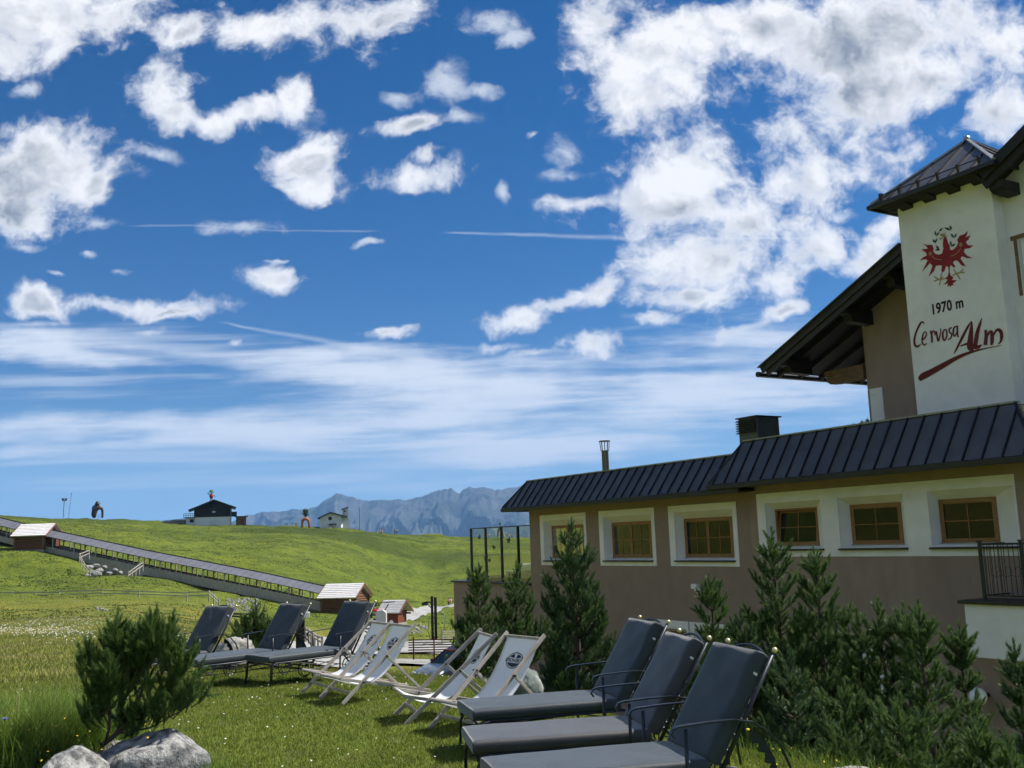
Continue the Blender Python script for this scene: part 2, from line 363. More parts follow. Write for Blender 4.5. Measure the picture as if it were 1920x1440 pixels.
# ------------------------------------------------------------------ terrain
COLS = [(-180,[(5,0),(20,-.3),(60,-1),(200,2),(340,6)]),(-120,[(5,0),(15,-.1),(40,0),(100,12),(200,45),(340,110)]),(-80,[(5,0),(16,-.1),(30,.2),(70,8),(140,32),(250,75),(340,110)]),
(-45,[(12,0),(17,-.1),(40,-.6),(70,0),(110,3),(150,8),(200,17),(300,38),(345,52)]),(-33,[(12,0),(17,-.13),(45,-1.2),(90,-1.6),(130,.2),(160,5),(200,9),(260,13),(330,17)]),
(-27.41,[(12,0),(16.9,-0.12),(28.2,-0.67),(45.1,-1.38),(67.6,-1.93),(90.1,-2.28),(112.7,-2.21),(129.5,-1.23),(146.4,0.59),(160.0,2.29),(169.0,3.44),(202.8,5.90),(259.1,9.79),(315.4,13.14),(328.9,13.79)]),
(-22.37,[(12,-.04),(16.2,-0.14),(27.0,-0.73),(43.3,-1.41),(64.9,-1.95),(86.5,-2.35),(108.1,-2.46),(124.4,-1.63),(138.4,-0.38),(149.2,0.62),(162.2,1.48),(194.6,3.74),(248.7,7.51),(302.8,10.87),(320.1,11.72)]),
(-16.93,[(12,-.06),(15.7,-0.16),(26.1,-0.87),(41.8,-1.79),(62.7,-2.78),(83.6,-3.50),(104.5,-3.74),(120.2,-3.23),(129.6,-2.76),(141.1,-1.81),(167.3,-0.10),(209.1,2.64),(261.3,6.34),(292.7,8.32),(309.4,9.09)]),
(-11.17,[(12,-.06),(15.3,-0.22),(25.5,-1.51),(40.8,-3.26),(56.1,-4.52),(81.5,-5.87),(101.9,-6.46),(122.3,-6.58),(132.5,-6.26),(163.1,-4.00),(203.9,-1.01),(254.8,3.34),(290.5,6.75),(305.8,7.66)]),
(-5.18,[(12.0,-.02),(15.1,-0.33),(25.1,-2.02),(35.1,-3.63),(45.2,-4.20),(55.2,-4.84),(62.3,-5.16),(75.3,-5.93),(100.4,-7.31),(140.6,-8.86),(170.7,-9.79),(200.8,-10.66),(220.9,-9.16),(251.0,-5.16),(291.2,1.07),(331.4,4.48)]),
(-3.36,[(12.0,-0.02),(15.0,-0.38),(25.0,-2.17),(35.1,-3.72),(45.1,-4.33),(55.1,-5.04),(62.1,-5.38),(75.1,-6.23),(100.2,-7.72),(140.2,-9.01),(170.3,-9.97),(200.3,-10.66),(220.4,-9.16),(250.4,-5.16),(290.5,0.46),(335.6,3.10)]),
(-0.31,[(11,-.02),(12.5,-0.09),(15.0,-0.60),(25.0,-2.9),(35.0,-4.1),(50.0,-5.53),(75.0,-6.74),(100.0,-8.09),(140.0,-9.25),(170.0,-10.26),(200.0,-10.80),(220.0,-9.54),(250.0,-5.59),(290.0,-0.36),(340.0,2.35)]),
(3,[(9.6,-.02),(10.8,-.1),(14,-1.0),(20,-2.7),(28,-4.1),(60,-5.5),(140,-9.2),(200,-10.8),(250,-6),(340,2)]),
(8,[(8.3,-.02),(9.4,-.1),(13,-1.1),(20,-3.3),(26,-4.2),(100,-6),(200,-9),(340,2)]),
(13.7,[(7.6,-.04),(8.4,-.12),(11,-.95),(18,-3.4),(22,-4.2),(100,-5),(200,-4),(340,12)]),
(21.5,[(6.9,-.04),(7.6,-.14),(10,-1.0),(16,-3.2),(20,-4.0),(100,-4),(200,4),(340,40)]),
(35,[(5.9,-.04),(6.5,-.14),(10,-1.3),(15,-3.1),(19,-3.8),(100,-4),(200,6),(340,40)]),
(60,[(5.3,-.04),(6.0,-.14),(10,-1.5),(15,-3.2),(100,-4),(340,30)]),(95,[(5.3,-.04),(6.0,-.14),(10,-1.5),(15,-3.2),(100,-4),(340,20)]),
(140,[(6,-.04),(9,-.14),(15,-1.6),(60,-4),(340,8)])]
def _fade(t): return t*t*t*(t*(t*6-15)+10)
def vnoise(x, y, seed=0):
    xi = np.floor(x).astype(np.int64); yi = np.floor(y).astype(np.int64); xf = _fade(x-xi); yf = _fade(y-yi)
    def h(a, b):
        n = (a*374761393 + b*668265263 + seed*362437) & 0xffffffff; n = ((n ^ (n >> 13)) * 1274126177) & 0xffffffff
        return ((n ^ (n >> 16)) & 0xffff) / 65535.0
    return (h(xi,yi)*(1-xf)+h(xi+1,yi)*xf)*(1-yf) + (h(xi,yi+1)*(1-xf)+h(xi+1,yi+1)*xf)*yf - .5
def fbm(x, y, o=4, seed=0, g=.5):
    s = 0; a = 1.
    for i in range(o): s = s + a*vnoise(x*2**i+17.3*i, y*2**i-9.1*i, seed+i); a *= g
    return s
rr = [0.]; r = .5
while r < 14500:
    rr.append(r); r *= 1.05 if r < 5 else 1.035 if r < 60 else 1.011 if r < 350 else 1.09
rr = np.array(rr)
az_ = np.concatenate([np.arange(-33, 33.01, .16), np.arange(36, 327, 3.)])
az_ = np.sort((az_ + 180) % 360 - 180)
azc = np.array([c[0] for c in COLS] + [180.]); prof = []
for a, p in COLS + [(180, COLS[0][1])]:
    rs = [0.] + [q[0] for q in p]; zs = [p[0][1]] + [q[1] for q in p]; rl, zl = rs[-1], zs[-1]
    rs += [rl+25, rl+90, 700, 1500, 3000, 15000]; zs += [zl-1.2, zl-16, -110, -330, -560, -560]
    z = np.interp(rr, rs, zs)
    zz = z.copy()
    for _ in range(3): zz[1:-1] = (zz[:-2] + 2*zz[1:-1] + zz[2:]) / 4
    prof.append(np.where((rr > 6) & (rr < 400), zz, z))
prof = np.array(prof)
# smooth interpolation over azimuth (monotone cubic-ish: cosine between columns)
Zg = np.zeros((len(az_), len(rr)))
for i, a in enumerate(az_):
    k = min(max(np.searchsorted(azc, a) - 1, 0), len(azc)-2); t = (a-azc[k])/(azc[k+1]-azc[k])
    k0 = max(k-1, 0); k3 = min(k+2, len(azc)-1)
    m1 = (prof[k+1]-prof[k0])/(azc[k+1]-azc[k0]); m2 = (prof[k3]-prof[k])/(azc[k3]-azc[k]); h = azc[k+1]-azc[k]
    if h > 12: m1 = m1*0; m2 = m2*0
    Zg[i] = (2*t**3-3*t**2+1)*prof[k] + (t**3-2*t**2+t)*h*m1 + (-2*t**3+3*t**2)*prof[k+1] + (t**3-t**2)*h*m2
AZ, RR = np.meshgrid(np.radians(az_), rr, indexing='ij')
GX = RR*np.sin(AZ); GY = RR*np.cos(AZ)
amp = np.clip((RR-22)/90, 0, 1) * np.clip((420-RR)/100, .4, 1)
Zg += fbm(GX/22, GY/22, 4, 3) * .9 * amp * np.clip((RR-60)/120, .15, 1)
Zg += fbm(GX/5.5, GY/5.5, 4, 9) * .55 * amp
Zg += np.maximum(fbm(GX/2.6, GY/2.6, 3, 29), .08) * .5 * amp
Zg += fbm(GX/1.2, GY/1.2, 3, 5) * .03 * np.clip(RR/6-.5, 0, 1)
Zg += fbm(GX/400, GY/400, 5, 15) * 90 * np.clip((RR-600)/900, 0, 1)
# hollow under the conveyor bridge
BL_ = [(-60,994,148.5),(30,1018,143),(80,1030,140),(267,1072,134),(480,1115,128.3),(607,1144,124.5)]
def _carve():
    global Zg
    q = [P(*b) for b in BL_]
    for a, b in zip(q[:-1], q[1:]):
        vx, vy = b.x-a.x, b.y-a.y; l2 = vx*vx+vy*vy; t = np.clip(((GX-a.x)*vx+(GY-a.y)*vy)/l2, 0, 1)
        d = np.hypot(GX-a.x-t*vx, GY-a.y-t*vy); zl = a.z+(b.z-a.z)*t - .12; w = np.exp(-(np.maximum(d-2.2, 0)/4.5)**2)
        Zg = Zg*(1-w)+zl*w
_carve()
bp_ = P(208, 1086, 130); dd_ = np.hypot((GX-bp_.x)/3.4, (GY-bp_.y)/7.0); Zg -= 1.9*np.exp(-dd_**2*1.2)
def H(x, y):
    r = math.hypot(x, y); a = degrees(atan2(x, y))
    i = min(max(np.searchsorted(az_, a)-1, 0), len(az_)-2); j = min(max(np.searchsorted(rr, r)-1, 0), len(rr)-2)
    t = min(max((a-az_[i])/(az_[i+1]-az_[i]), 0), 1); s = (r-rr[j])/(rr[j+1]-rr[j])
    return float((Zg[i,j]*(1-s)+Zg[i,j+1]*s)*(1-t) + (Zg[i+1,j]*(1-s)+Zg[i+1,j+1]*s)*t)
def Harr(x, y):
    r = np.hypot(x, y); a = np.degrees(np.arctan2(x, y))
    i = np.clip(np.searchsorted(az_, a)-1, 0, len(az_)-2); j = np.clip(np.searchsorted(rr, r)-1, 0, len(rr)-2)
    t = np.clip((a-az_[i])/(az_[i+1]-az_[i]), 0, 1); s = (r-rr[j])/(rr[j+1]-rr[j])
    return (Zg[i,j]*(1-s)+Zg[i,j+1]*s)*(1-t) + (Zg[i+1,j]*(1-s)+Zg[i+1,j+1]*s)*t
na, nr = Zg.shape
V_ = np.stack([GX, GY, Zg], -1).reshape(-1, 3)
ii, jj = np.meshgrid(np.arange(na), np.arange(nr-1), indexing='ij'); i2 = (ii+1) % na
F_ = np.stack([ii*nr+jj, ii*nr+jj+1, i2*nr+jj+1, i2*nr+jj], -1).reshape(-1, 4)

def ground_mat():
    m = bpy.data.materials.new('alpine_meadow'); m.use_nodes = True; t = m.node_tree; nn = t.nodes; ll = t.links
    b = nn['Principled BSDF']; b.inputs['Roughness'].default_value = .95; b.inputs['Specular IOR Level'].default_value = .1
    g = nn.new('ShaderNodeTexCoord')
    def nz(sc, det, ro=.6, st=(1,1,1), dist=0):
        mp = nn.new('ShaderNodeMapping'); mp.inputs['Scale'].default_value = st; ll.new(g.outputs['Object'], mp.inputs[0])
        n = nn.new('ShaderNodeTexNoise'); n.inputs['Scale'].default_value = sc; n.inputs['Detail'].default_value = det; n.inputs['Roughness'].default_value = ro; n.inputs['Distortion'].default_value = dist
        ll.new(mp.outputs[0], n.inputs[0]); return n.outputs[0]
    def mr(x, a, c, lo=0, hi=1):
        r = nn.new('ShaderNodeMapRange'); ll.new(x, r.inputs[0]); r.inputs[1].default_value = a; r.inputs[2].default_value = c; r.inputs[3].default_value = lo; r.inputs[4].default_value = hi; return r.outputs[0]
    def mx(f, a, c):
        n = nn.new('ShaderNodeMix'); n.data_type = 'RGBA'
        if isinstance(f, float): n.inputs[0].default_value = f
        else: ll.new(f, n.inputs[0])
        for s, v in ((n.inputs[6], a), (n.inputs[7], c)):
            if isinstance(v, tuple): s.default_value = v
            else: ll.new(v, s)
        return n.outputs[2]
    def mt(op, a, c):
        n = nn.new('ShaderNodeMath'); n.operation = op
        for s, v in ((n.inputs[0], a), (n.inputs[1], c)):
            if isinstance(v, (int, float)): s.default_value = v
            else: ll.new(v, s)
        return n.outputs[0]
    ln = nn.new('ShaderNodeVectorMath'); ln.operation = 'LENGTH'; ll.new(g.outputs['Object'], ln.inputs[0]); rad = ln.outputs['Value']
    sx = nn.new('ShaderNodeSeparateXYZ'); ll.new(g.outputs['Object'], sx.inputs[0])
    hill = mx(mr(nz(.05, 6), .38, .62), (.150,.185,.024,1), (.095,.130,.018,1))
    hill = mx(mr(nz(.35, 5, .65, (1,1,1), .6), .48, .66), hill, (.050,.078,.016,1))
    hill = mx(mr(nz(1.6, 4, .7), .60, .74), hill, (.036,.058,.014,1))
    hill = mx(mr(nz(.9, 5, .7), .64, .72), hill, (.17,.175,.06,1))
    hill = mx(mt('MULTIPLY', mr(nz(.022, 5, .6, (1,1.6,1), .8), .42, .58), mr(rad, 190, 290)), hill, (.048,.070,.016,1))  # darker patches towards the ridge: cloud shade put into the hill colour
    mead = mx(mr(nz(.12, 5, .6, (1,1.6,1)), .35, .6), (.225,.200,.038,1), (.125,.155,.024,1))
    mead = mx(mr(nz(.8, 6, .7, (1,1,1)), .5, .75), mead, (.21,.19,.065,1))
    mead = mx(mr(nz(4, 4, .7), .5, .8), mead, (.075,.11,.022,1))
    lawn = mx(mr(nz(3, 5), .35, .65), (.085,.125,.018,1), (.125,.165,.028,1))
    lawn = mx(mr(nz(45, 3), .5, .75), lawn, (.05,.07,.02,1))
    c = mx(mr(rad, 14.5, 17), lawn, mead)
    hf = mr(mt('ADD', mt('MULTIPLY', sx.outputs[2], 1.0), mt('MULTIPLY', mt('SUBTRACT', nz(.1, 4), .5), 3.0)), -2.4, -.2)
    far = mt('MULTIPLY', mr(rad, 85, 115), 1.0)
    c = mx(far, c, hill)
    # east of the lawn the bank is bare earth and needle litter
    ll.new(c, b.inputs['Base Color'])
    bp = nn.new('ShaderNodeBump'); bp.inputs['Distance'].default_value = .25
    hh = mt('ADD', nz(2.2, 6, .7), mt('MULTIPLY', nz(9, 4, .7), .25))
    hh = mt('ADD', hh, mt('MULTIPLY', nz(.55, 4, .7), 1.6)); ll.new(hh, bp.inputs['Height'])
    ll.new(mr(rad, 14, 60, .15, 1.0), bp.inputs['Strength']); ll.new(bp.outputs[0], b.inputs['Normal'])
    return m
M['ground'] = ground_mat()
tag(raw('ground', V_, F_, M['ground'], smooth=True), kind='structure')

# far mountain range ------------------------------------------------
RIDGE = [(380,990),(430,980),(465,966),(490,959.5),(500,961),(517,958),(527,958.5),(545,954),(560,953),(580,955),(595,947.5),(610,939),(620,931),(630,926),(642,925),(652,930),(662,934),(672,937),(690,937.5),(710,938),(730,939),(750,937.5),(770,937),(792,934.5),(800,930),(807,925),(814,922),(822,918),(828,919),(834,916),(840,918),(845,915),(853,920),(862,924),(868,919),(875,916),(881,912),(888,914),(896,915),(905,912.5),(914,917),(922,916),(928,918),(934,915),(942,919),(950,915),(957,913),(966,915),(976,912),(990,908),(1010,912),(1040,905),(1090,900),(1160,910),(1250,902),(1400,912),(1600,900),(1900,915),(2100,930)]
def mountain():
    D = 9000.; nu, nv = 760, 190
    px = np.linspace(380, 2100, nu); rp = np.interp(px, [q[0] for q in RIDGE], [q[1] for q in RIDGE])
    tops = np.array([P(a, b, D)[:] for a, b in zip(px, rp)]); tz = tops[:,2] + fbm(px/11, px*0, 5, 40, .55)*15
    X = []; 
    xs = tops[:,0]; v = np.linspace(0, 1, nv)
    vv = np.where(v < .8, v/.8, 1-(v-.8)/.2)              # front face rises, then a back face
    dep = np.where(v < .8, 3600*(v/.8), 3600 + 2600*(v-.8)/.2)
    XX = np.repeat(xs[:,None], nv, 1); YY = (D-3600) + np.repeat(dep[None], nu, 0)
    XX = XX*(YY/D)
    base = -520.; e = vv[None]**1.15
    ZZ = base + (tz[:,None]-base)*e
    gx = XX/520; sidev = fbm(gx + fbm(XX/1600, YY/1600, 3, 8)*1.6, YY/2600, 5, 21, .58)
    rid = 1-np.abs(2*sidev)*2.2
    w = np.clip(1-vv[None], 0, 1)*np.clip(vv[None]*2.5, 0, 1)
    ZZ += rid*300*w**.75 + fbm(XX/170, YY/260, 5, 31, .6)*150*(w**.5)
    YY = YY + sidev*900*(w**.6)
    Vm = np.stack([XX, YY, ZZ], -1).reshape(-1, 3)
    a, b = np.meshgrid(np.arange(nu-1), np.arange(nv-1), indexing='ij')
    Fm = np.stack([a*nv+b, (a+1)*nv+b, (a+1)*nv+b+1, a*nv+b+1], -1).reshape(-1, 4)
    mt = pm('alpine_rock_face', (.030,.046,.034), (.075,.08,.082), .0022, .95, 12, .02, detail=8, lo=.42, hi=.6, spec=.1, c3=(.11,.115,.115), s3=.006)
    return raw('mountain_range', Vm, Fm, mt, smooth=True)
tag(mountain(), kind='structure')
# the air between here and the range
hz = MB(); hz.box(-9000, 12000, -120, 12800, -760, 900)
hzm = bpy.data.materials.new('haze'); hzm.use_nodes = True; t_ = hzm.node_tree; t_.nodes.remove(t_.nodes['Principled BSDF'])
pv = t_.nodes.new('ShaderNodeVolumePrincipled'); pv.inputs['Color'].default_value = (.28,.55,.98,1); pv.inputs['Density'].default_value = 7e-5; pv.inputs['Anisotropy'].default_value = 0.
t_.links.new(pv.outputs[0], t_.nodes['Material Output'].inputs['Volume'])
tag(hz.build('haze', hzm), kind='stuff')
# ------------------------------------------------------------------ the lodge (local x = along the facade away from us, y = out of the wall, z = up)
FAZ = R(-30.88640182); FO = Vector((10.54038994, 21.0, 0))
lodge = empty('mountain_lodge', FO, atan2(cos(FAZ), sin(FAZ)), 'large brown and white mountain lodge with metal skirt roofs, sign tower and wooden windows', 'building')
def W2(s, o, z): return FO + Vector((sin(FAZ)*s, cos(FAZ)*s, z)) + Vector((-cos(FAZ), sin(FAZ), 0))*o
BASE = -4.6
def wall_face(mb, s0, s1, z0, z1, holes, y):
    xs = sorted({s0, s1, *[h[0] for h in holes], *[h[1] for h in holes]}); zs = sorted({z0, z1, *[h[2] for h in holes], *[h[3] for h in holes]})
    for i in range(len(xs)-1):
        for j in range(len(zs)-1):
            cx = (xs[i]+xs[i+1])/2; cz = (zs[j]+zs[j+1])/2
            if any(h[0] < cx < h[1] and h[2] < cz < h[3] for h in holes): continue
            mb.add([(xs[i],y,zs[j]),(xs[i+1],y,zs[j]),(xs[i+1],y,zs[j+1]),(xs[i],y,zs[j+1])], [(0,1,2,3)])
# openings: outer reveal rectangle (s0,s1,z0,z1) -> window rectangle, set back
DEPTH = -.27
main_w = [((.02,2.12,1.16,2.40),(.62,2.05,1.20,2.20)), ((2.78,4.74,1.16,2.38),(3.08,4.60,1.20,2.20)), ((5.30,7.25,1.16,2.37),(5.68,7.16,1.20,2.20))]
left_w = [((8.66,11.22,.84,2.28),(8.98,11.10,.90,2.08)), ((12.36,14.95,.84,2.28),(12.72,14.84,.90,2.08)), ((16.12,18.72,.84,2.28),(16.50,18.60,.90,2.08))]
low_main = [((3.9,5.4,-2.9,-1.5),(4.1,5.3,-2.85,-1.62))]
low_left = [((9.2,10.6,-2.5,-1.22),(9.45,10.5,-2.45,-1.34)), ((10.95,12.3,-2.5,-1.22),(11.2,12.2,-2.45,-1.34))]
wm = MB(); YL = -.10
hm = [w[0] for w in main_w + low_main]; hl = [w[0] for w in left_w + low_left]
wall_face(wm, -.28, 7.88, BASE, 3.05, hm, 0)
wm.add([(-.28,0,BASE),(-.28,-9,BASE),(-.28,-9,3.05),(-.28,0,3.05)],[(0,1,2,3)])
wm.build('wall', M['stucco_brown'], lodge)
wl = MB(); wall_face(wl, 7.88, 19.75, BASE, 2.92, hl, YL)
wl.add([(7.88,0,BASE),(7.88,YL,BASE),(7.88,YL,3.05),(7.88,0,3.05)],[(0,1,2,3)])
wl.add([(19.75,YL,BASE),(19.75,-9,BASE),(19.75,-9,2.92),(19.75,YL,2.92)],[(0,1,2,3)])
wl.build('wall', M['stucco_dark'], lodge)
def surround(s0, s1, z0, z1, holes, y, name='window_surround'):
    mb = MB(); p = .02
    wall_face(mb, s0, s1, z0, z1, holes, y+p)
    for (a,b,c,d,nrm) in ((s0,z0,s1,z0,0),(s1,z0,s1,z1,0),(s1,z1,s0,z1,0),(s0,z1,s0,z0,0)):
        mb.add([(a,y+p,b),(c,y+p,d),(c,y-.001,d),(a,y-.001,b)],[(0,1,2,3)])
    for h in holes:
        for (a,b,c,d) in ((h[0],h[2],h[1],h[2]),(h[1],h[2],h[1],h[3]),(h[1],h[3],h[0],h[3]),(h[0],h[3],h[0],h[2])):
            mb.add([(a,y+p,b),(c,y+p,d),(c,y-.003,d),(a,y-.003,b)],[(0,1,2,3)])
    return mb.build(name, M['stucco_white'], lodge, fix=False)
surround(-.02, 7.56, .93, 2.64, [w[0] for w in main_w], 0)
surround(8.49, 11.50, .655, 2.485, [left_w[0][0]], YL); surround(12.19, 15.20, .655, 2.485, [left_w[1][0]], YL); surround(15.98, 18.98, .655, 2.485, [left_w[2][0]], YL)
surround(3.7, 5.65, -3.2, -1.22, [low_main[0][0]], 0)
surround(9.0, 10.8, -2.8, -.98, [low_left[0][0]], YL); surround(10.86, 12.5, -2.8, -.98, [low_left[1][0]], YL)
def window(outer, inner, y, sashes, tilt=0, dark=False):
    o0,o1,oz0,oz1 = outer; a,b,c,d = inner; yd = y + DEPTH
    w = MB()                                           # splayed reveal
    O = [(o0,y-.003,oz0),(o1,y-.003,oz0),(o1,y-.003,oz1),(o0,y-.003,oz1)]; I = [(a,yd,c),(b,yd,c),(b,yd,d),(a,yd,d)]
    w.add(O+I, [(i,(i+1)%4,(i+1)%4+4,i+4) for i in range(4)])
    rv = w.build('window', M['stucco_white'], lodge, fix=False)
    f = MB(); t = .055; f.box(a,a+t,yd-.06,yd+.02,c,d); f.box(b-t,b,yd-.06,yd+.02,c,d); f.box(a+t,b-t,yd-.06,yd+.018,d-t,d); f.box(a+t,b-t,yd-.06,yd+.018,c,c+t)
    f.build('frame', M['wood_win'], rv, bevel=.006)
    n = sashes; sw = (b-a-2*t)/n; ang = R(tilt)
    for k in range(n):
        x0 = a+t+k*sw; x1 = x0+sw; z0 = c+t; z1 = d-t; u = .055; q = .022; g = MB(); pn = MB()
        g.box(x0+.003,x0+u,-.03,.012,0,z1-z0); g.box(x1-u,x1-.003,-.03,.012,0,z1-z0); g.box(x0+u,x1-u,-.03,.010,0,u); g.box(x0+u,x1-u,-.03,.010,z1-z0-u,z1-z0-.003)
        mx_ = (x0+x1)/2; mz = (z1-z0)/2; g.box(mx_-q/2,mx_+q/2,-.016,.006,u,z1-z0-u); g.box(x0+u,x1-u,-.016,.004,mz-q/2,mz+q/2)
        go = g.build('sash', M['wood_win'], rv, bevel=.004); go.location = (0, yd+.005, z0)
        pn.add([(x0+u-.01,-.012,u-.01),(x1-u+.01,-.012,u-.01),(x1-u+.01,-.012,z1-z0-u+.01),(x0+u-.01,-.012,z1-z0-u+.01)],[(0,1,2,3)])
        po = pn.build('pane', M['pane'], rv, fix=False); po.location = (0, yd+.005, z0)
        po.rotation_euler = (R(random.uniform(-1.3,1.0)), 0, 0)
        if tilt:
            go.rotation_euler = (ang, 0, 0); po.rotation_euler = (ang, 0, 0)
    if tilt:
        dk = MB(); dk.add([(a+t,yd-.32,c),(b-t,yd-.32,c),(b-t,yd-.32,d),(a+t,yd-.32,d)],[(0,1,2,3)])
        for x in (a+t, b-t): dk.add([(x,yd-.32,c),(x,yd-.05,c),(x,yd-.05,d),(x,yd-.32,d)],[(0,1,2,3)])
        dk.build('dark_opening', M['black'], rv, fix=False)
    al = MB(); al.box(a,b,yd+.019,yd+.06,c-.03,c+.02); al.build('drip_rail', M['sheet_light'], rv)
    s = MB(); s.prism([(yd+.06,c-.035),(y+.10,c-.075),(y+.10,c-.115),(y+.02,c-.115),(yd+.06,c-.075)], 'x', o0-.02, o1+.04); s.build('sill', M['sheet_dark'], rv, bevel=.006)
    return rv
for i, (o, w) in enumerate(main_w): window(o, w, 0, 1, tilt=7 if i == 2 else 0)
for o, w in left_w: window(o, w, YL, 2)
for o, w in low_main: window(o, w, 0, 2)
for o, w in low_left: window(o, w, YL, 2)
# skirt roofs with standing seams
def skirt(s0, s1, e0, e1, ez, rz, eo, ro, seam, name='roof', hipL=True, hipR=False):
    mb = MB(); t = .05
    A=(s0,ro,rz);B=(s1,ro,rz);Ce=(e1,eo,ez);De=(e0,eo,ez)      # s0<s1 ridge, e0<e1 eave
    mb.slab([De,Ce,B,A], t)
    if hipL: mb.slab([Ce,(e1,-9,ez),(s1,-9,rz),B], t)
    if hipR: mb.slab([(e0,-9,ez),De,A,(s0,-9,rz)], t)
    r = mb.build(name, M['sheet'], lodge)
    sm = MB(); n = Vector((0, rz-ez, eo-ro)).normalized()
    s = e0+.25
    while s < e1-.08:
        tt = 1.0
        if s > s1: tt = (e1-s)/(e1-s1)
        if s < s0 and hipR: tt = (s-e0)/(s0-e0)
        if tt > .05:
            p = Vector((s,eo,ez)); q = p + (Vector((s,ro,rz))-p)*tt
            sm.bar(p+n*.022, q+n*.022, .028, .05, up=n)
        s += seam
    if hipL:
        sm.bar((e1,eo,ez+.02),(s1,ro,rz+.02),.06,.05,up=(0,0,1)); y = eo-.5; nn_ = Vector((rz-ez,0,e1-s1)).normalized()
        while y > -8.5:
            tt = 1 if y <= ro else (eo-y)/(eo-ro); sm.bar(Vector((e1,y,ez))+nn_*.02, Vector((e1+(s1-e1)*tt,y,ez+(rz-ez)*tt))+nn_*.02, .028,.05, up=nn_); y -= seam
    if hipR: sm.bar((e0,eo,ez+.02),(s0,ro,rz+.02),.06,.05)
    sm.build('standing_seams', M['sheet_dark'], r)
    g = MB(); g.box(e0-.04,e1+.04,eo-.02,eo+.05,ez-.15,ez-.012)
    if hipL: g.box(e1-.02,e1+.045,-9,eo-.02,ez-.15,ez-.012)
    g.build('eaves_gutter', M['sheet_dark'], r, bevel=.01)
    sf = MB(); sf.box(e0,e1-.02,-.3,eo-.02,ez-.10,ez-.06)
    if hipL: sf.box(e1-1.05,e1-.02,-9,-.3,ez-.10,ez-.06)
    sf.build('soffit', M['wood_dark'], r)
    c = MB(); c.box(s0-.02,s1+.03,ro-.16,ro+.03,rz+.015,rz+.055); c.build('ridge_cap', M['sheet_light'], r)
    c = MB(); c.box(s0,s1-.03,ro-.03,ro+.012,rz-.04,rz+.012)
    if hipL: c.box(s1-.05,s1+.0,-9,ro-.05,rz-.04,rz+.05)
    c.build('ridge_trim', M['sheet_dark'], r)
    return r
r1 = skirt(-.18, 8.0, -.98, 8.72, 2.97, 4.13, .70, -.08, .462, hipR=True)
r2 = skirt(8.0, 19.84, 7.6, 20.56, 2.83, 3.80, .62, -.12, .462)
fl = MB(); fl.box(-.3,7.9,-12,-.12,3.9,4.08); fl.box(7.9,19.75,-9,-.16,3.6,3.78); fl.build('flat_roof', M['concrete'], lodge)
# vent box, flue pipe
vb = MB(); vy = -1.5
vb.box(8.86,9.64,vy-.92,vy,3.7,5.02); v = vb.build('roof_vent', pm('grey_green_duct', (.06,.08,.075), (.09,.11,.105), 2, .45, metal=.3), lodge, bevel=.01)
vt = MB(); vt.box(8.80,9.70,vy-.99,vy+.06,5.02,5.06); vt.build('vent_lid', M['sheet_dark'], v)
vt = MB()
for k in range(6): vt.prism([(vy+.002,4.58+k*.072),(vy+.07,4.56+k*.072),(vy+.07,4.575+k*.072),(vy+.002,4.62+k*.072)],'x',8.88,9.70)
for k in range(6): vt.box(9.64,9.71,vy-.9,vy-.0,4.57+k*.072,4.60+k*.072)
vt.build('louvres', M['sheet_dark'], v)
vt = MB(); vt.box(9.1,9.14,vy+.001,vy+.03,4.12,4.32); vt.box(8.83,8.859,vy-.75,vy-.71,4.15,4.36); vt.box(8.83,8.859,vy-.25,vy-.21,4.15,4.36); vt.build('bracket', M['sheet_light'], v)
fp_ = MB(); fc = (17.55,-2.2); fp_.cyl((fc[0],fc[1],3.6),(fc[0],fc[1],4.83),0.13,20)
f = fp_.build('flue_pipe', pm('brushed_steel', (.09,.09,.075), (.13,.125,.10), 3, .25, metal=.85, stretch=(1,1,.1)), lodge, smooth=False); smoothang(f)
cp = MB()
for k in range(5): a = k*2*pi/5; cp.bar((fc[0]+.15*cos(a),fc[1]+.15*sin(a),4.8),(fc[0]+.19*cos(a),fc[1]+.19*sin(a),5.17),.03,.02)
cp.cyl((fc[0],fc[1],5.17),(fc[0],fc[1],5.20),.21,20); cp.build('flue_cap', M['sheet_dark'], f)
# small wall device, round wall lamp
wb = MB(); wb.box(10.28,10.5,YL,YL+.14,.0,.14); wb.box(10.1,10.26,YL,YL+.22,-.05,.02); wb.build('wall_camera', M['stucco_white'], lodge, bevel=.01)
wb = MB(); wb.lathe([(.02,0),(.1,.02),(.17,.08),(.19,.16),(.13,.24),(.02,.26)],(0,0,0),20)
lo_ = wb.build('wall_lamp', pm('opal_glass', (.75,.78,.80), None, rough=.2), lodge, smooth=True); lo_.location = (1.12,.26,-2.03); lo_.rotation_euler = (R(-75),0,R(15))
wb = MB(); wb.cyl((1.12,0,-2.0),(1.12,.28,-2.03),.05); wb.build('lamp_bracket', M['iron'], lodge)

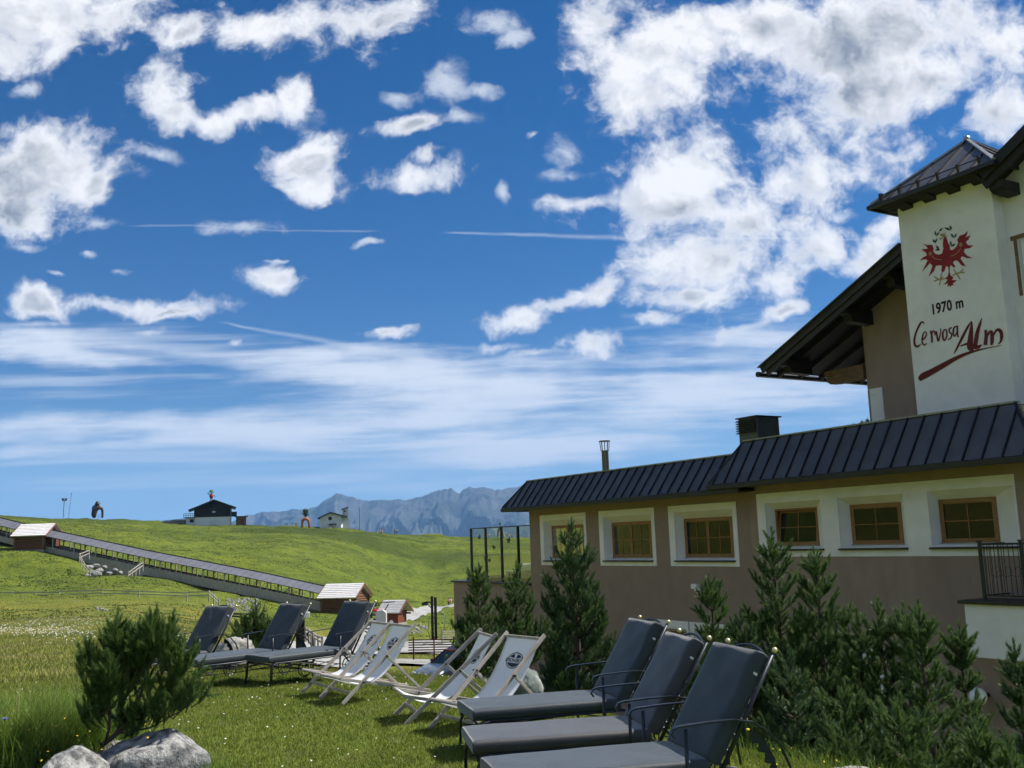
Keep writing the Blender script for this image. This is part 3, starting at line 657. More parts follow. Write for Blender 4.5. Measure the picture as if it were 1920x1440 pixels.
# ---- sign tower
TY = -1.6; ts0, ts1 = .76, 3.38; td = -4.2
tw = MB(); tw.box(ts0,ts1,td,TY,3.0,9.92); tower = tw.build('sign_tower', M['stucco_white'], lodge, bevel=.02)
ec = .45; apex = Vector((2.07,-2.9,11.42)); ez = 9.93; E0 = [(ts0-ec,TY+.5),(ts1+ec,TY+.5),(ts1+ec,td-ec),(ts0-ec,td-ec)]
rm = MB()
for i in range(4):
    a = E0[i]; b = E0[(i+1)%4]; rm.add([(a[0],a[1],ez),(b[0],b[1],ez),apex],[(0,1,2)])
rm.add([(p[0],p[1],ez-.04) for p in E0],[(0,1,2,3)])
for i in range(4):
    a = E0[i]; b = E0[(i+1)%4]; rm.add([(a[0],a[1],ez),(b[0],b[1],ez),(b[0],b[1],ez-.04),(a[0],a[1],ez-.04)],[(0,1,2,3)])
trf = rm.build('tower_roof', M['sheet'], lodge)
sm = MB()
for i in range(4):
    a = Vector((*E0[i],ez)); b = Vector((*E0[(i+1)%4],ez)); mid = (a+b)/2; n = (b-a).cross(apex-a).normalized()
    if n.z < 0: n = -n
    k = 1; Ln = (b-a).length; nsm = 6
    for k in range(1, nsm):
        p = a.lerp(b, k/nsm); tt = 1-abs(2*k/nsm-1); q = p + (apex-mid)*tt*.97
        sm.bar(p+n*.02, q+n*.02, .03, .05, up=n)
    if i == 0 or i == 3: pass
sm.build('standing_seams', M['sheet_dark'], trf)
hp = MB()
for i in range(4): hp.bar(Vector((*E0[i],ez+.03)), apex+Vector((0,0,.03)), .09, .05)
hp.ball(apex+Vector((0,0,.03)), .09); hp.build('hip_cap', M['sheet_light'], trf)
gt = MB(); y0 = TY+.5; gt.box(ts0-ec-.04,ts1+ec+.05,y0-.0,y0+.07,ez-.10,ez-.005); gt.box(ts1+ec,ts1+ec+.07,td-ec,y0,ez-.10,ez-.005); gt.box(ts0-ec-.05,ts0-ec,td-ec,y0,ez-.10,ez-.005)
gt.build('tower_gutter', M['sheet_dark'], trf)
sg = MB(); nfr = ((apex-Vector((2.07,y0,ez)))); slope = nfr.normalized(); nn_ = Vector((0,-slope.z*-1,0)); 
pz = lambda d_: Vector((0,y0,ez)) + slope*d_
for q in (.16,):
    p = pz(q)+Vector((0,.05,.10)); sg.bar((ts0-.15,p.y,p.z),(ts1+.2,p.y,p.z),.022,.022)
    for k in range(6): sx_ = ts0-.05+k*.56; sg.bar((sx_,p.y-.03,p.z-.14),(sx_,p.y+.01,p.z+.05),.06,.09)
sg.build('snow_guard', M['sheet_dark'], trf)
bk = MB()
for k in range(4): bk.prism([(TY,ez-.06),(TY+.46,ez-.06),(TY+.30,ez-.17),(TY+.12,ez-.21),(TY,ez-.26)],'x',ts0+.1+k*.68,ts0+.42+k*.68)
bk.prism([(TY,ez-.045),(TY+.47,ez-.045),(TY+.40,ez-.12),(TY,ez-.15)],'x',ts0-.2,ts1+.25)
bk.prism([(ts1,ez-.045),(ts1+.44,ez-.045),(ts1+.30,ez-.14),(ts1,ez-.2)],'y',td,TY)
bk.build('eaves_bracket', M['wood_dark'], trf)
EM = {
'body' : [(2.14, 8.64), (2.08, 8.67), (2.05, 8.61), (2.03, 8.5), (1.99, 8.42), (1.99, 8.3), (1.91, 8.28), (1.81, 8.34), (1.75, 8.42), (1.77, 8.49), (1.7, 8.58), (1.58, 8.58), (1.47, 8.63), (1.51, 8.54), (1.56, 8.49), (1.41, 8.51), (1.48, 8.42), (1.55, 8.38), (1.51, 8.29), (1.36, 8.24), (1.47, 8.2), (1.6, 8.22), (1.63, 8.15), (1.56, 8.04), (1.42, 7.95), (1.57, 7.98), (1.69, 8.06), (1.74, 8.02), (1.69, 7.92), (1.62, 7.79), (1.73, 7.84), (1.81, 7.97), (1.89, 8.01), (1.95, 7.97), (1.89, 7.83), (1.97, 7.86), (2.01, 7.93), (2.05, 7.88), (2.07, 7.76), (2.05, 7.67), (1.98, 7.6), (2.03, 7.55), (1.9, 7.51), (1.97, 7.47), (2.02, 7.47), (1.99, 7.4), (2.05, 7.43), (2.08, 7.38), (2.11, 7.43), (2.17, 7.41), (2.14, 7.49), (2.28, 7.49), (2.19, 7.53), (2.15, 7.58), (2.2, 7.64), (2.13, 7.67), (2.09, 7.77), (2.09, 7.89), (2.14, 7.95), (2.2, 7.83), (2.26, 7.8), (2.29, 7.85), (2.26, 7.97), (2.32, 8.0), (2.43, 8.01), (2.49, 7.9), (2.66, 7.79), (2.58, 7.92), (2.52, 8.04), (2.59, 8.13), (2.65, 8.08), (2.82, 7.97), (2.73, 8.09), (2.64, 8.21), (2.71, 8.26), (2.86, 8.26), (2.76, 8.32), (2.65, 8.34), (2.66, 8.42), (2.79, 8.53), (2.68, 8.52), (2.6, 8.5), (2.63, 8.57), (2.73, 8.67), (2.61, 8.6), (2.47, 8.57), (2.44, 8.47), (2.46, 8.4), (2.41, 8.32), (2.32, 8.27), (2.22, 8.27), (2.17, 8.38), (2.17, 8.51)] ,
'line1' : [(2.51, 8.3), (2.45, 8.22), (2.36, 8.16), (2.24, 8.12)] ,
'line2' : [(1.99, 8.14), (1.86, 8.15), (1.76, 8.2), (1.7, 8.27)] ,
'clo1' : [(2.54, 8.36)] ,
'clo2' : [(1.69, 8.35)] ,
'crown' : [(2.22, 8.76), (2.17, 8.76), (2.13, 8.78), (2.11, 8.73), (2.06, 8.77), (2.08, 8.68), (2.02, 8.67), (2.06, 8.65), (2.17, 8.68)] ,
'beak' : [(2.15, 8.64), (2.23, 8.63), (2.25, 8.67), (2.19, 8.67)] ,
'talon1' : [(2.28, 7.8), (2.32, 7.7), (2.38, 7.5)] ,
'talon1b' : [(2.51, 7.76), (2.36, 7.65), (2.18, 7.63)] ,
'talon1c' : [(2.53, 7.64), (2.34, 7.66), (2.26, 7.69)] ,
'talon2' : [(1.95, 7.81), (1.9, 7.7), (1.8, 7.51)] ,
'talon2b' : [(2.0, 7.65), (1.85, 7.68), (1.67, 7.65)] ,
'talon2c' : [(1.87, 7.65), (1.73, 7.71), (1.7, 7.75)] ,
'txt' : [(2.49, 6.93), (1.66, 6.9), (1.66, 7.02), (2.48, 7.07)] ,
'leaves': [[(2.24, 8.84), (2.13, 8.91)], [(2.34, 8.76), (2.23, 8.82)], [(2.35, 8.78), (2.34, 8.89)], [(2.39, 8.58), (2.31, 8.69)], [(2.39, 8.6), (2.43, 8.7)], [(2.28, 8.39), (2.37, 8.52)], [(2.26, 8.38), (2.4, 8.42)], [(1.91, 8.78), (2.08, 8.9)], [(1.89, 8.79), (1.93, 8.91)], [(1.85, 8.57), (1.93, 8.7)], [(1.84, 8.57), (1.77, 8.66)], [(1.95, 8.38), (1.95, 8.52)], [(1.95, 8.38), (1.83, 8.41)]] ,
'strokes':{
  'C' : [(2.92, 6.63, 0.02), (2.94, 6.68, 0.031), (3.01, 6.68, 0.054), (3.1, 6.58, 0.058), (3.19, 6.44, 0.058), (3.25, 6.27, 0.061), (3.24, 6.14, 0.061), (3.16, 6.1, 0.054), (3.07, 6.15, 0.02)] ,
  'e' : [(3.02, 6.23, 0.027), (2.94, 6.28, 0.041), (2.88, 6.36, 0.034), (2.91, 6.43, 0.027), (2.97, 6.39, 0.041), (3.02, 6.26, 0.048), (3.02, 6.15, 0.044), (2.96, 6.1, 0.034), (2.9, 6.14, 0.017)] ,
  'r' : [(2.76, 6.43, 0.048), (2.74, 6.3, 0.054), (2.75, 6.12, 0.051)] ,
  'r2' : [(2.75, 6.27, 0.027), (2.7, 6.4, 0.034), (2.64, 6.36, 0.048), (2.65, 6.28, 0.027)] ,
  'v' : [(2.6, 6.38, 0.041), (2.59, 6.24, 0.051), (2.57, 6.13, 0.048), (2.51, 6.25, 0.037), (2.47, 6.39, 0.027), (2.5, 6.42, 0.02)] ,
  'o' : [(2.35, 6.38, 0.034), (2.42, 6.31, 0.048), (2.43, 6.16, 0.051), (2.39, 6.11, 0.041), (2.33, 6.19, 0.044), (2.31, 6.32, 0.041), (2.35, 6.38, 0.027)] ,
  's' : [(2.16, 6.38, 0.027), (2.23, 6.37, 0.044), (2.24, 6.29, 0.041), (2.19, 6.22, 0.041), (2.22, 6.14, 0.041), (2.3, 6.11, 0.031)] ,
  'a' : [(2.03, 6.39, 0.034), (2.11, 6.36, 0.044), (2.14, 6.23, 0.048), (2.11, 6.16, 0.034), (2.04, 6.25, 0.031), (2.01, 6.4, 0.041), (2.03, 6.22, 0.048), (2.02, 6.11, 0.031)] ,
  'A1' : [(2.18, 5.73, 0.014), (2.12, 5.81, 0.041), (1.94, 6.05, 0.068), (1.74, 6.31, 0.061), (1.62, 6.43, 0.02)] ,
  'A2' : [(1.62, 6.41, 0.034), (1.66, 6.21, 0.102), (1.71, 5.98, 0.15), (1.74, 5.82, 0.15), (1.69, 5.76, 0.102), (1.65, 5.8, 0.027)] ,
  'A3' : [(1.99, 5.89, 0.027), (1.82, 5.91, 0.054), (1.7, 5.89, 0.048)] ,
  'L1' : [(1.35, 6.45, 0.014), (1.42, 6.31, 0.068), (1.51, 6.12, 0.102), (1.58, 5.89, 0.109), (1.61, 5.81, 0.116), (1.52, 5.78, 0.088), (1.42, 5.82, 0.02)] ,
  'm1' : [(1.29, 6.15, 0.068), (1.29, 6.01, 0.088), (1.34, 5.79, 0.102)] ,
  'm2' : [(1.29, 5.95, 0.034), (1.19, 6.08, 0.061), (1.14, 6.03, 0.088), (1.16, 5.84, 0.088), (1.19, 5.76, 0.048)] ,
  'm3' : [(1.13, 5.95, 0.034), (1.01, 6.09, 0.061), (0.92, 6.04, 0.088), (0.91, 5.91, 0.088), (0.95, 5.8, 0.054), (1.02, 5.75, 0.017)] ,
  'sw' : [(3.22, 5.25, 0.102), (3.12, 5.32, 0.17), (2.87, 5.39, 0.156), (2.51, 5.5, 0.136), (2.16, 5.61, 0.102), (1.82, 5.68, 0.068), (1.43, 5.71, 0.034), (0.94, 5.71, 0.01)] ,
}
}

def poly(name, pts, m, y, parent, thick=.008):
    mb = MB(); mb.add([(s,y,z) for s,z in pts],[tuple(range(len(pts)))])
    return mb
import bmesh
def fillpoly(lst, name, m, y, parent):
    bm = bmesh.new()
    for pts in lst:
        vs = [bm.verts.new((s,y,z)) for s,z in pts]
        es = [bm.edges.new((vs[i],vs[(i+1)%len(vs)])) for i in range(len(vs))]
        bmesh.ops.triangle_fill(bm, edges=es, use_beauty=True)
    ret = bmesh.ops.extrude_face_region(bm, geom=bm.faces[:]); bmesh.ops.translate(bm, vec=(0,.006,0), verts=[v for v in ret['geom'] if isinstance(v, bmesh.types.BMVert)])
    bmesh.ops.recalc_face_normals(bm, faces=bm.faces)
    me = bpy.data.meshes.new(name); bm.to_mesh(me); bm.free(); me.materials.append(m)
    o = bpy.data.objects.new(name, me); COL.objects.link(o); o.parent = parent; return o
def crspl(pts, n=7):
    out = []
    P_ = [pts[0]] + list(pts) + [pts[-1]]
    for i in range(1, len(P_)-2):
        for k in range(n):
            t = k/n; out.append(tuple(.5*((2*b)+(-a+c)*t+(2*a-5*b+4*c-d)*t*t+(-a+3*b-3*c+d)*t**3) for a,b,c,d in zip(P_[i-1],P_[i],P_[i+1],P_[i+2])))
    out.append(tuple(pts[-1])); return out
def stroke(mb, pts, y, sp=True):
    p = crspl(pts) if sp else pts; n = len(p); b = len(mb.v)
    for i,(s,z,w) in enumerate(p):
        a = p[max(i-1,0)]; c = p[min(i+1,n-1)]; d = Vector((c[0]-a[0], c[1]-a[1]));
        d = d.normalized() if d.length > 1e-6 else Vector((1,0)); nx, nz_ = -d.y*w/2, d.x*w/2; yy = y+.004+.00002*i
        mb.v += [Vector((s+nx,yy,z+nz_)), Vector((s-nx,yy,z-nz_))]
    for i in range(n-1): mb.f.append((b+2*i,b+2*i+1,b+2*i+3,b+2*i+2))
red = pm('crimson_paint', (.21,.008,.018), (.26,.012,.022), 4, .8); maroon = pm('maroon_paint', (.115,.010,.012), None, rough=.8); gold = pm('ochre_paint', (.33,.24,.12), None, rough=.8); dgreen = pm('dark_leaf_paint', (.03,.06,.055), None, rough=.8)
fillpoly([EM['body']], 'eagle_emblem', red, TY+.002, tower)
for k in ('line1','line2'): m_ = MB(); stroke(m_, [(a,b,.018) for a,b in EM[k]], TY+.010); m_.build('wing_stripe', gold, tower, fix=False)
for k in ('clo1','clo2'):
    m_ = MB(); s,z = EM[k][0]
    for dx,dz in ((.045,.0),(-.045,-.01),(0,.05),(0,-.05)): m_.lathe([(.001,0),(.036,0),(.036,.004),(.001,.004)],(0,0,0),8) if False else stroke(m_, [(s-dx*.2,z-dz*.2,.05),(s+dx,z+dz,.05)], TY+.011, False)
    m_.build('wing_clover', gold, tower, fix=False)
for g_ in (('talon1','talon1b','talon1c'),('talon2','talon2b','talon2c')):
    m_ = MB()
    for k in g_: stroke(m_, [(a,b,.030) for a,b in EM[k]], TY+.003)
    m_.build('talon', gold, tower, fix=False)
fillpoly([EM['crown'], EM['beak']], 'emblem_crown', gold, TY+.009, tower)
for l in EM['leaves']:
    m_ = MB(); (a,b),(c,d) = l; stroke(m_, [(a,b,.008),((a+c)/2,(b+d)/2,.055),(c,d,.006)], TY+.003); m_.build('laurel_leaf', dgreen, tower, fix=False)
m_ = MB()
for k, v in EM['strokes'].items(): stroke(m_, v, TY+.003 + .0008*(len(m_.v) % 5))
m_.build('lodge_name_lettering', maroon, tower, fix=False)
def text_mesh(txt, size, name, m, parent, loc, rot=(0,0,0), sx=1., bold=0., shear=0., extr=.002, align='CENTER', spacing=1.):
    cu = bpy.data.curves.new(name, 'FONT'); cu.body = txt; cu.size = size; cu.align_x = align; cu.align_y = 'CENTER'; cu.offset = bold; cu.extrude = extr; cu.shear = shear; cu.space_character = spacing; cu.resolution_u = 4
    o = bpy.data.objects.new(name, cu); COL.objects.link(o); bpy.context.view_layer.update()
    me = bpy.data.meshes.new_from_object(o.evaluated_get(bpy.context.evaluated_depsgraph_get())); bpy.data.objects.remove(o)
    me.name = name; me.materials.clear(); me.materials.append(m)
    p = bpy.data.objects.new(name, me); COL.objects.link(p); p.parent = parent; p.location = loc; p.rotation_euler = rot; p.scale = (sx,1,1); return p
tx = EM['txt']; ss = [q[0] for q in tx]; zz_ = [q[1] for q in tx]
text_mesh('1970 m', .36, 'altitude_lettering', pm('dark_text_paint', (.03,.012,.02), None, rough=.8), tower, (2.24, TY+.004, 6.93), (R(90),0,R(180)), sx=.80, bold=.012, spacing=1.05)

# ---- big gable behind the tower
GO = -1.68; GW = -2.9
def gz(s): return 6.50 + (8.55-s)*.447
gm = MB(); t = .30
gm.slab([(8.62,GO,gz(8.62)),(8.62,-16,gz(8.62)),(3.40,-16,gz(3.40)),(3.40,GO,gz(3.40))], -.0+.14)
gm.slab([(3.40,-4.3,gz(3.40)),(3.40,-16,gz(3.40)),(-2,-16,gz(-2)),(-2,-4.3,gz(-2))], .14)
gr_ = gm.build('gable_roof', M['wood_dark'], lodge)
bb = MB(); bb.bar((8.66,GO+.02,gz(8.66)-.04),(3.40,GO+.02,gz(3.40)-.04),.06,.22); bb.bar((8.50,GO-.03,gz(8.50)-.22),(3.40,GO-.03,gz(3.40)-.22),.05,.20); bb.build('bargeboard', pm('charcoal_board', (.014,.013,.014), (.024,.022,.022), 3, .6), gr_)
bb = MB(); bb.bar((8.72,GO+.06,gz(8.72)+.065),(3.40,GO+.06,gz(3.40)+.065),.16,.03); bb.build('verge_flashing', M['sheet'], gr_)
bb = MB(); bb.tube([(8.72,GO+.15,gz(8.6)-.20),(8.72,-15,gz(8.6)-.20)],.085,8); bb.build('eaves_gutter', M['sheet_dark'], gr_)
bb = MB()
for s_ in (7.95,5.6,4.1):
    z = gz(s_)-.17; bb.prism([(GW,z),(GO-.12,z),(GO-.12,z-.16),(GO-.30,z-.2),(GO-.34,z-.38),(GW,z-.40)],'x',s_-.13,s_+.13)
for k in range(7): s_ = 8.3-k*.75; 
for y in np.arange(-2.3,-15,-.9): bb.bar((8.6,y,gz(8.6)-.19),(3.4,y,gz(3.4)-.19),.12,.14)
bb.build('purlin', M['wood_dark'], gr_)
bb = MB(); z = 6.22; bb.prism([(6.0,z),(7.42,z),(7.40,z-.1),(7.34,z-.16),(7.32,z-.32),(7.22,z-.40),(7.0,z-.42),(6.0,z-.42)],'y',GW-.28,GW-.02)
bb.build('wall_plate_beam', M['wood_beam'], lodge, bevel=.01)
gw = MB(); pts = []
for k in range(7):                                   # rounded corner
    a = pi/2*k/6; pts.append((5.75+.28*sin(a), GW-.28+.28*cos(a)))
b0 = len(gw.v)
ring = [(3.3,GW)] + pts + [(6.03,-15)]
for (s,y) in ring: gw.v += [Vector((s,y,3.6)), Vector((s,y,min(gz(s)-.14, 12)))]
for i in range(len(ring)-1): gw.f.append((b0+2*i,b0+2*i+2,b0+2*i+3,b0+2*i+1))
smoothang(gw.build('gable_wall', M['stucco_brown'], lodge), 50)
tm = MB(); tm.box(5.38,5.62,GW,GW+.03,3.9,5.46); tm.box(5.62,5.80,GW,GW+.03,5.30,5.46); tm.box(5.62,5.82,GW-.002,GW+.005,3.9,5.30)
tm.build('corner_window_surround', M['stucco_white'], lodge)
tm = MB(); tm.box(5.98,6.055,-4.4,-3.1,3.9,5.40); tm.build('corner_window_surround', M['stucco_white'], lodge)
# right hand white wall with window and its own dark verge
rw = MB(); wall_face(rw, -4, ts0+.02, 3.9, 9.9, [(-.75,.52,6.95,8.2)], -2.0); rw.add([(-4,-2.0,9.9),(ts0,-2.0,9.9),(ts0,-2.0,10.1),(-4,-2.0,12.4)],[(0,1,2,3)])
rw.add([(.52,-2,6.95),(.52,-2.2,6.95),(.52,-2.2,8.2),(.52,-2,8.2)],[(0,1,2,3)])
rw.build('upper_wall', M['stucco_white'], lodge, fix=False)
wf = MB(); wf.box(-.75,.66,-2.0,-1.97,8.2,8.3); wf.box(.52,.60,-2.0,-1.985,6.85,8.2); wf.build('window_surround', M['wood_beam'], lodge)
wf = MB(); wf.box(.36,.46,-2.15,-2.05,6.95,8.2); wf.box(-.75,.36,-2.15,-2.05,8.1,8.2); wf.box(-.75,.36,-2.15,-2.05,6.95,7.05); wq = wf.build('window', M['stucco_white'], lodge)
wf = MB(); wf.box(-.75,.37,-2.13,-2.11,7.05,8.1); wf.build('pane', M['pane'], wq)
vg = MB(); z0 = 9.62; sl_ = .56
vg.slab([(.72,-1.22,z0+.2),(.72,-6,z0+.2),(-4,-6,z0+.2+sl_*4.7),(-4,-1.22,z0+.2+sl_*4.7)], .12)
for off_, dz, hh in ((-1.20,.08,.26),(-1.27,-.14,.24)): vg.bar((.72,off_,z0+dz),(-4,off_,z0+dz+sl_*4.72),.06,hh)
vg.prism([(-2.0,z0-.1),(-1.3,z0-.1),(-1.3,z0-.28),(-1.45,z0-.36),(-2.0,z0-.38)],'x',.3,.62)
vg.build('dormer_verge', M['wood_dark'], lodge)

# ---- terrace with glass screen at the far end
tc_ = MB(); wall_face(tc_, 19.75, 26.15, BASE-1.2, -.10, [], YL+.02); tc_.add([(26.15,YL+.02,BASE-1.2),(26.15,-7,BASE-1.2),(26.15,-7,-.1),(26.15,YL+.02,-.1)],[(0,1,2,3)])
terr = tc_.build('terrace_wall', M['stucco_brown'], lodge)
c = MB(); c.box(19.75,26.26,-7,YL+.10,-.10,-.03); c.build('coping', M['sheet_dark'], lodge, bevel=.008)
sc_ = empty('glass_windbreak', FO, lodge.rotation_euler.z, 'tall glass windbreak with black posts on the brown terrace wall', 'glass screen')
c = MB(); gy = -.12
for s_ in (24.5,23.25,21.95,20.66): 
    q = MB(); q.box(s_-.035,s_+.035,gy-.045,gy+.045,-.03,2.12); q.build('post', M['sheet_dark'], sc_)
q = MB(); q.box(19.76,24.545,gy-.03,gy+.03,2.12,2.16); q.build('top_rail', M['sheet_dark'], sc_)
for a,b in ((24.5,23.25),(23.25,21.95),(21.95,20.66),(20.66,19.75)):
    q = MB(); q.add([(b+.045,gy,0),(a-.045,gy,0),(a-.045,gy,2.12),(b+.045,gy,2.12)],[(0,1,2,3)]); q.build('glass_pane', M['glass'], sc_, fix=False)
def bird(s, z, k, fl):
    pts = [(-.05,.12),(.02,.10),(.05,.02),(.14,.05),(.20,.0),(.10,-.03),(.16,-.12),(.05,-.06),(-.02,-.14),(-.03,-.03),(-.16,-.02),(-.05,.04)]
    return [(s+a*k*fl, z+b*k) for a,b in pts]
fillpoly([bird(23.75,1.78,.9,1), bird(22.6,1.35,.9,-1) , bird(21.35,1.62,1.1,1), bird(23.35,.88,.8,-1), bird(22.95,.84,.8,1)], 'bird_sticker', M['black'], gy+.004, sc_)
bl = empty('glass_balustrade', FO, lodge.rotation_euler.z, 'low frameless glass balustrade along the terrace edge, behind the windbreak', 'glass railing')
q = MB(); q.box(19.8,25.6,-.52,-.44,-.03,.13); q.box(25.5,25.6,-6.5,-.52,-.03,.13); q.build('base_channel', M['sheet'], bl)
q = MB(); q.add([(19.8,-.48,.13),(25.58,-.48,.13),(25.58,-.48,1.0),(19.8,-.48,1.0)],[(0,1,2,3)]); q.add([(25.58,-.48,.13),(25.58,-6.5,.13),(25.58,-6.5,1.0),(25.58,-.48,1.0)],[(0,1,2,3)])
q.build('glass_pane', M['glass'], bl, fix=False)
q = MB(); q.box(19.8,25.6,-.49,-.47,1.0,1.015); q.box(25.57,25.59,-6.5,-.49,1.0,1.02); q.build('edge_strip', M['sheet_light'], bl)
gp_ = W2(21.75, -.85, -.03); cb_ = empty('lounge_bench', gp_, lodge.rotation_euler.z, 'grey upholstered lounge sofa on the terrace behind the glass', 'sofa')
q = MB(); q.box(-1.0,.85,-.22,.22,.02,.42); q.build('seat', pm('grey_fabric', (.20,.21,.20), (.26,.27,.26), 6, .9), cb_, bevel=.04)
q = MB(); q.box(-1.0,.85,-.36,-.23,.02,.66); q.build('backrest', pm('taupe_fabric', (.17,.17,.15), (.22,.22,.2), 6, .9), cb_, bevel=.04)
q = MB(); q.box(-1.05,-.3,-.2,.2,.43,.70); q.build('cushion', M['stucco_white'], cb_, bevel=.06)

# ---- balcony at the right edge
by = .95
bx = MB(); bx.box(-2.2,.80,.0,by,-1.1,-.02); bal = bx.build('balcony', M['stucco_white'], lodge, bevel=.01)
bx = MB(); bx.box(-2.2,.90,0.001,by+.08,-.02,.05); bx.build('balcony_coping', M['sheet_dark'], bal, bevel=.006)
for s_ in (.36,-.55,-2.1): bx = MB(); bx.box(s_-.03,s_+.03,by-.12,by-.06,.05,1.25); bx.box(s_-.045,s_+.045,by-.135,by-.045,1.25,1.28); bx.build('railing_post', M['iron'], bal, bevel=.004)
bx = MB(); bx.box(-2.2,.36,by-.12,by-.06,1.18,1.22); bx.box(-2.2,.36,by-.10,by-.08,.14,.17); bx.box(.34,.38,.02,by-.12,1.18,1.22); bx.box(.34,.38,.02,by-.12,.14,.17)
s_ = .26
while s_ > -2.1: bx.cyl((s_,by-.09,.17),(s_,by-.09,1.18),.008,5); s_ -= .105
y = by-.2
while y > .05: bx.cyl((.36,y,.17),(.36,y,1.18),.008,5); y -= .12
for cx_ in (.02,-.2,-.42,-1.0):
    bx.tube([(cx_+(.02+.018*k)*cos(.7*k), by-.075, .68+(.02+.018*k)*sin(.7*k)) for k in range(9)], .006, 5)
bx.build('railing_bars', M['iron'], bal)
# ------------------------------------------------------------------ sun loungers
M['cush'] = pm('charcoal_cushion_fabric', (.016,.026,.034), (.023,.034,.043), 3, .6, .0012, 420, spec=.5, sheen=.6, c3=(.021,.029,.037), s3=6)
M['cush_warm'] = pm('faded_grey_cushion_fabric', (.036,.036,.042), (.046,.045,.050), 3, .6, .0012, 420, spec=.5, sheen=.65)
M['gold'] = pm('brass_finial', (.75,.62,.34), None, rough=.3, metal=.5)
M['labelw'] = pm('care_label', (.7,.7,.68), None, rough=.8)
def cushion(Lx, Wy, T, nx=18, ny=10, seed=0, wr=.006, sq=.42):
    # soft slab: rounded edges, shallow pillow top, a few creases
    mb = MB(); vs = []; n = 14; prof = []
    for i in range(nx+1):
        for j in range(ny+1):
            pass
    import bmesh
    bm = bmesh.new()
    ring = [(-1,-1),(-1,1),(1,1),(1,-1)]
    g = []
    for side in (1, -1):
        for i in range(nx+1):
            for j in range(ny+1):
                u = -1+2*i/nx; v = -1+2*j/ny
                u_ = math.copysign(1-(1-abs(u))**1.6, u); v_ = math.copysign(1-(1-abs(v))**1.6, v)
                x = u_*Lx/2; y = v_*Wy/2
                ex = min((Lx/2-abs(x))/.028, 1); ey = min((Wy/2-abs(y))/.028, 1); e = max(min(ex, ey), 0)
                h = T*(.36 + .14*math.sqrt(max(1-(1-e)**2, 0))) + .007*(1-u**2)*(1-v**2)
                h += wr*MN.fractal(Vector((x*6+seed, y*6, side)), .8, 2.2, 3) * e
                g.append((x, y, side*h))
    vs = [bm.verts.new(p) for p in g]; m = (nx+1)*(ny+1); I = lambda s,i,j: vs[s*m+i*(ny+1)+j]
    for i in range(nx):
        for j in range(ny):
            bm.faces.new((I(0,i,j),I(0,i+1,j),I(0,i+1,j+1),I(0,i,j+1))); bm.faces.new((I(1,i,j+1),I(1,i+1,j+1),I(1,i+1,j),I(1,i,j)))
    for i in range(nx):
        bm.faces.new((I(1,i,0),I(1,i+1,0),I(0,i+1,0),I(0,i,0))); bm.faces.new((I(0,i,ny),I(0,i+1,ny),I(1,i+1,ny),I(1,i,ny)))
    for j in range(ny):
        bm.faces.new((I(0,0,j),I(0,0,j+1),I(1,0,j+1),I(1,0,j))); bm.faces.new((I(0,nx,j+1),I(0,nx,j),I(1,nx,j),I(1,nx,j+1)))
    bmesh.ops.recalc_face_normals(bm, faces=bm.faces)
    me = bpy.data.meshes.new('cushion'); bm.to_mesh(me); bm.free()
    for p in me.polygons: p.use_smooth = True
    return me
SLn, BL, BA, HW, SH = 1.1655, .662, R(58.1), .30, .40
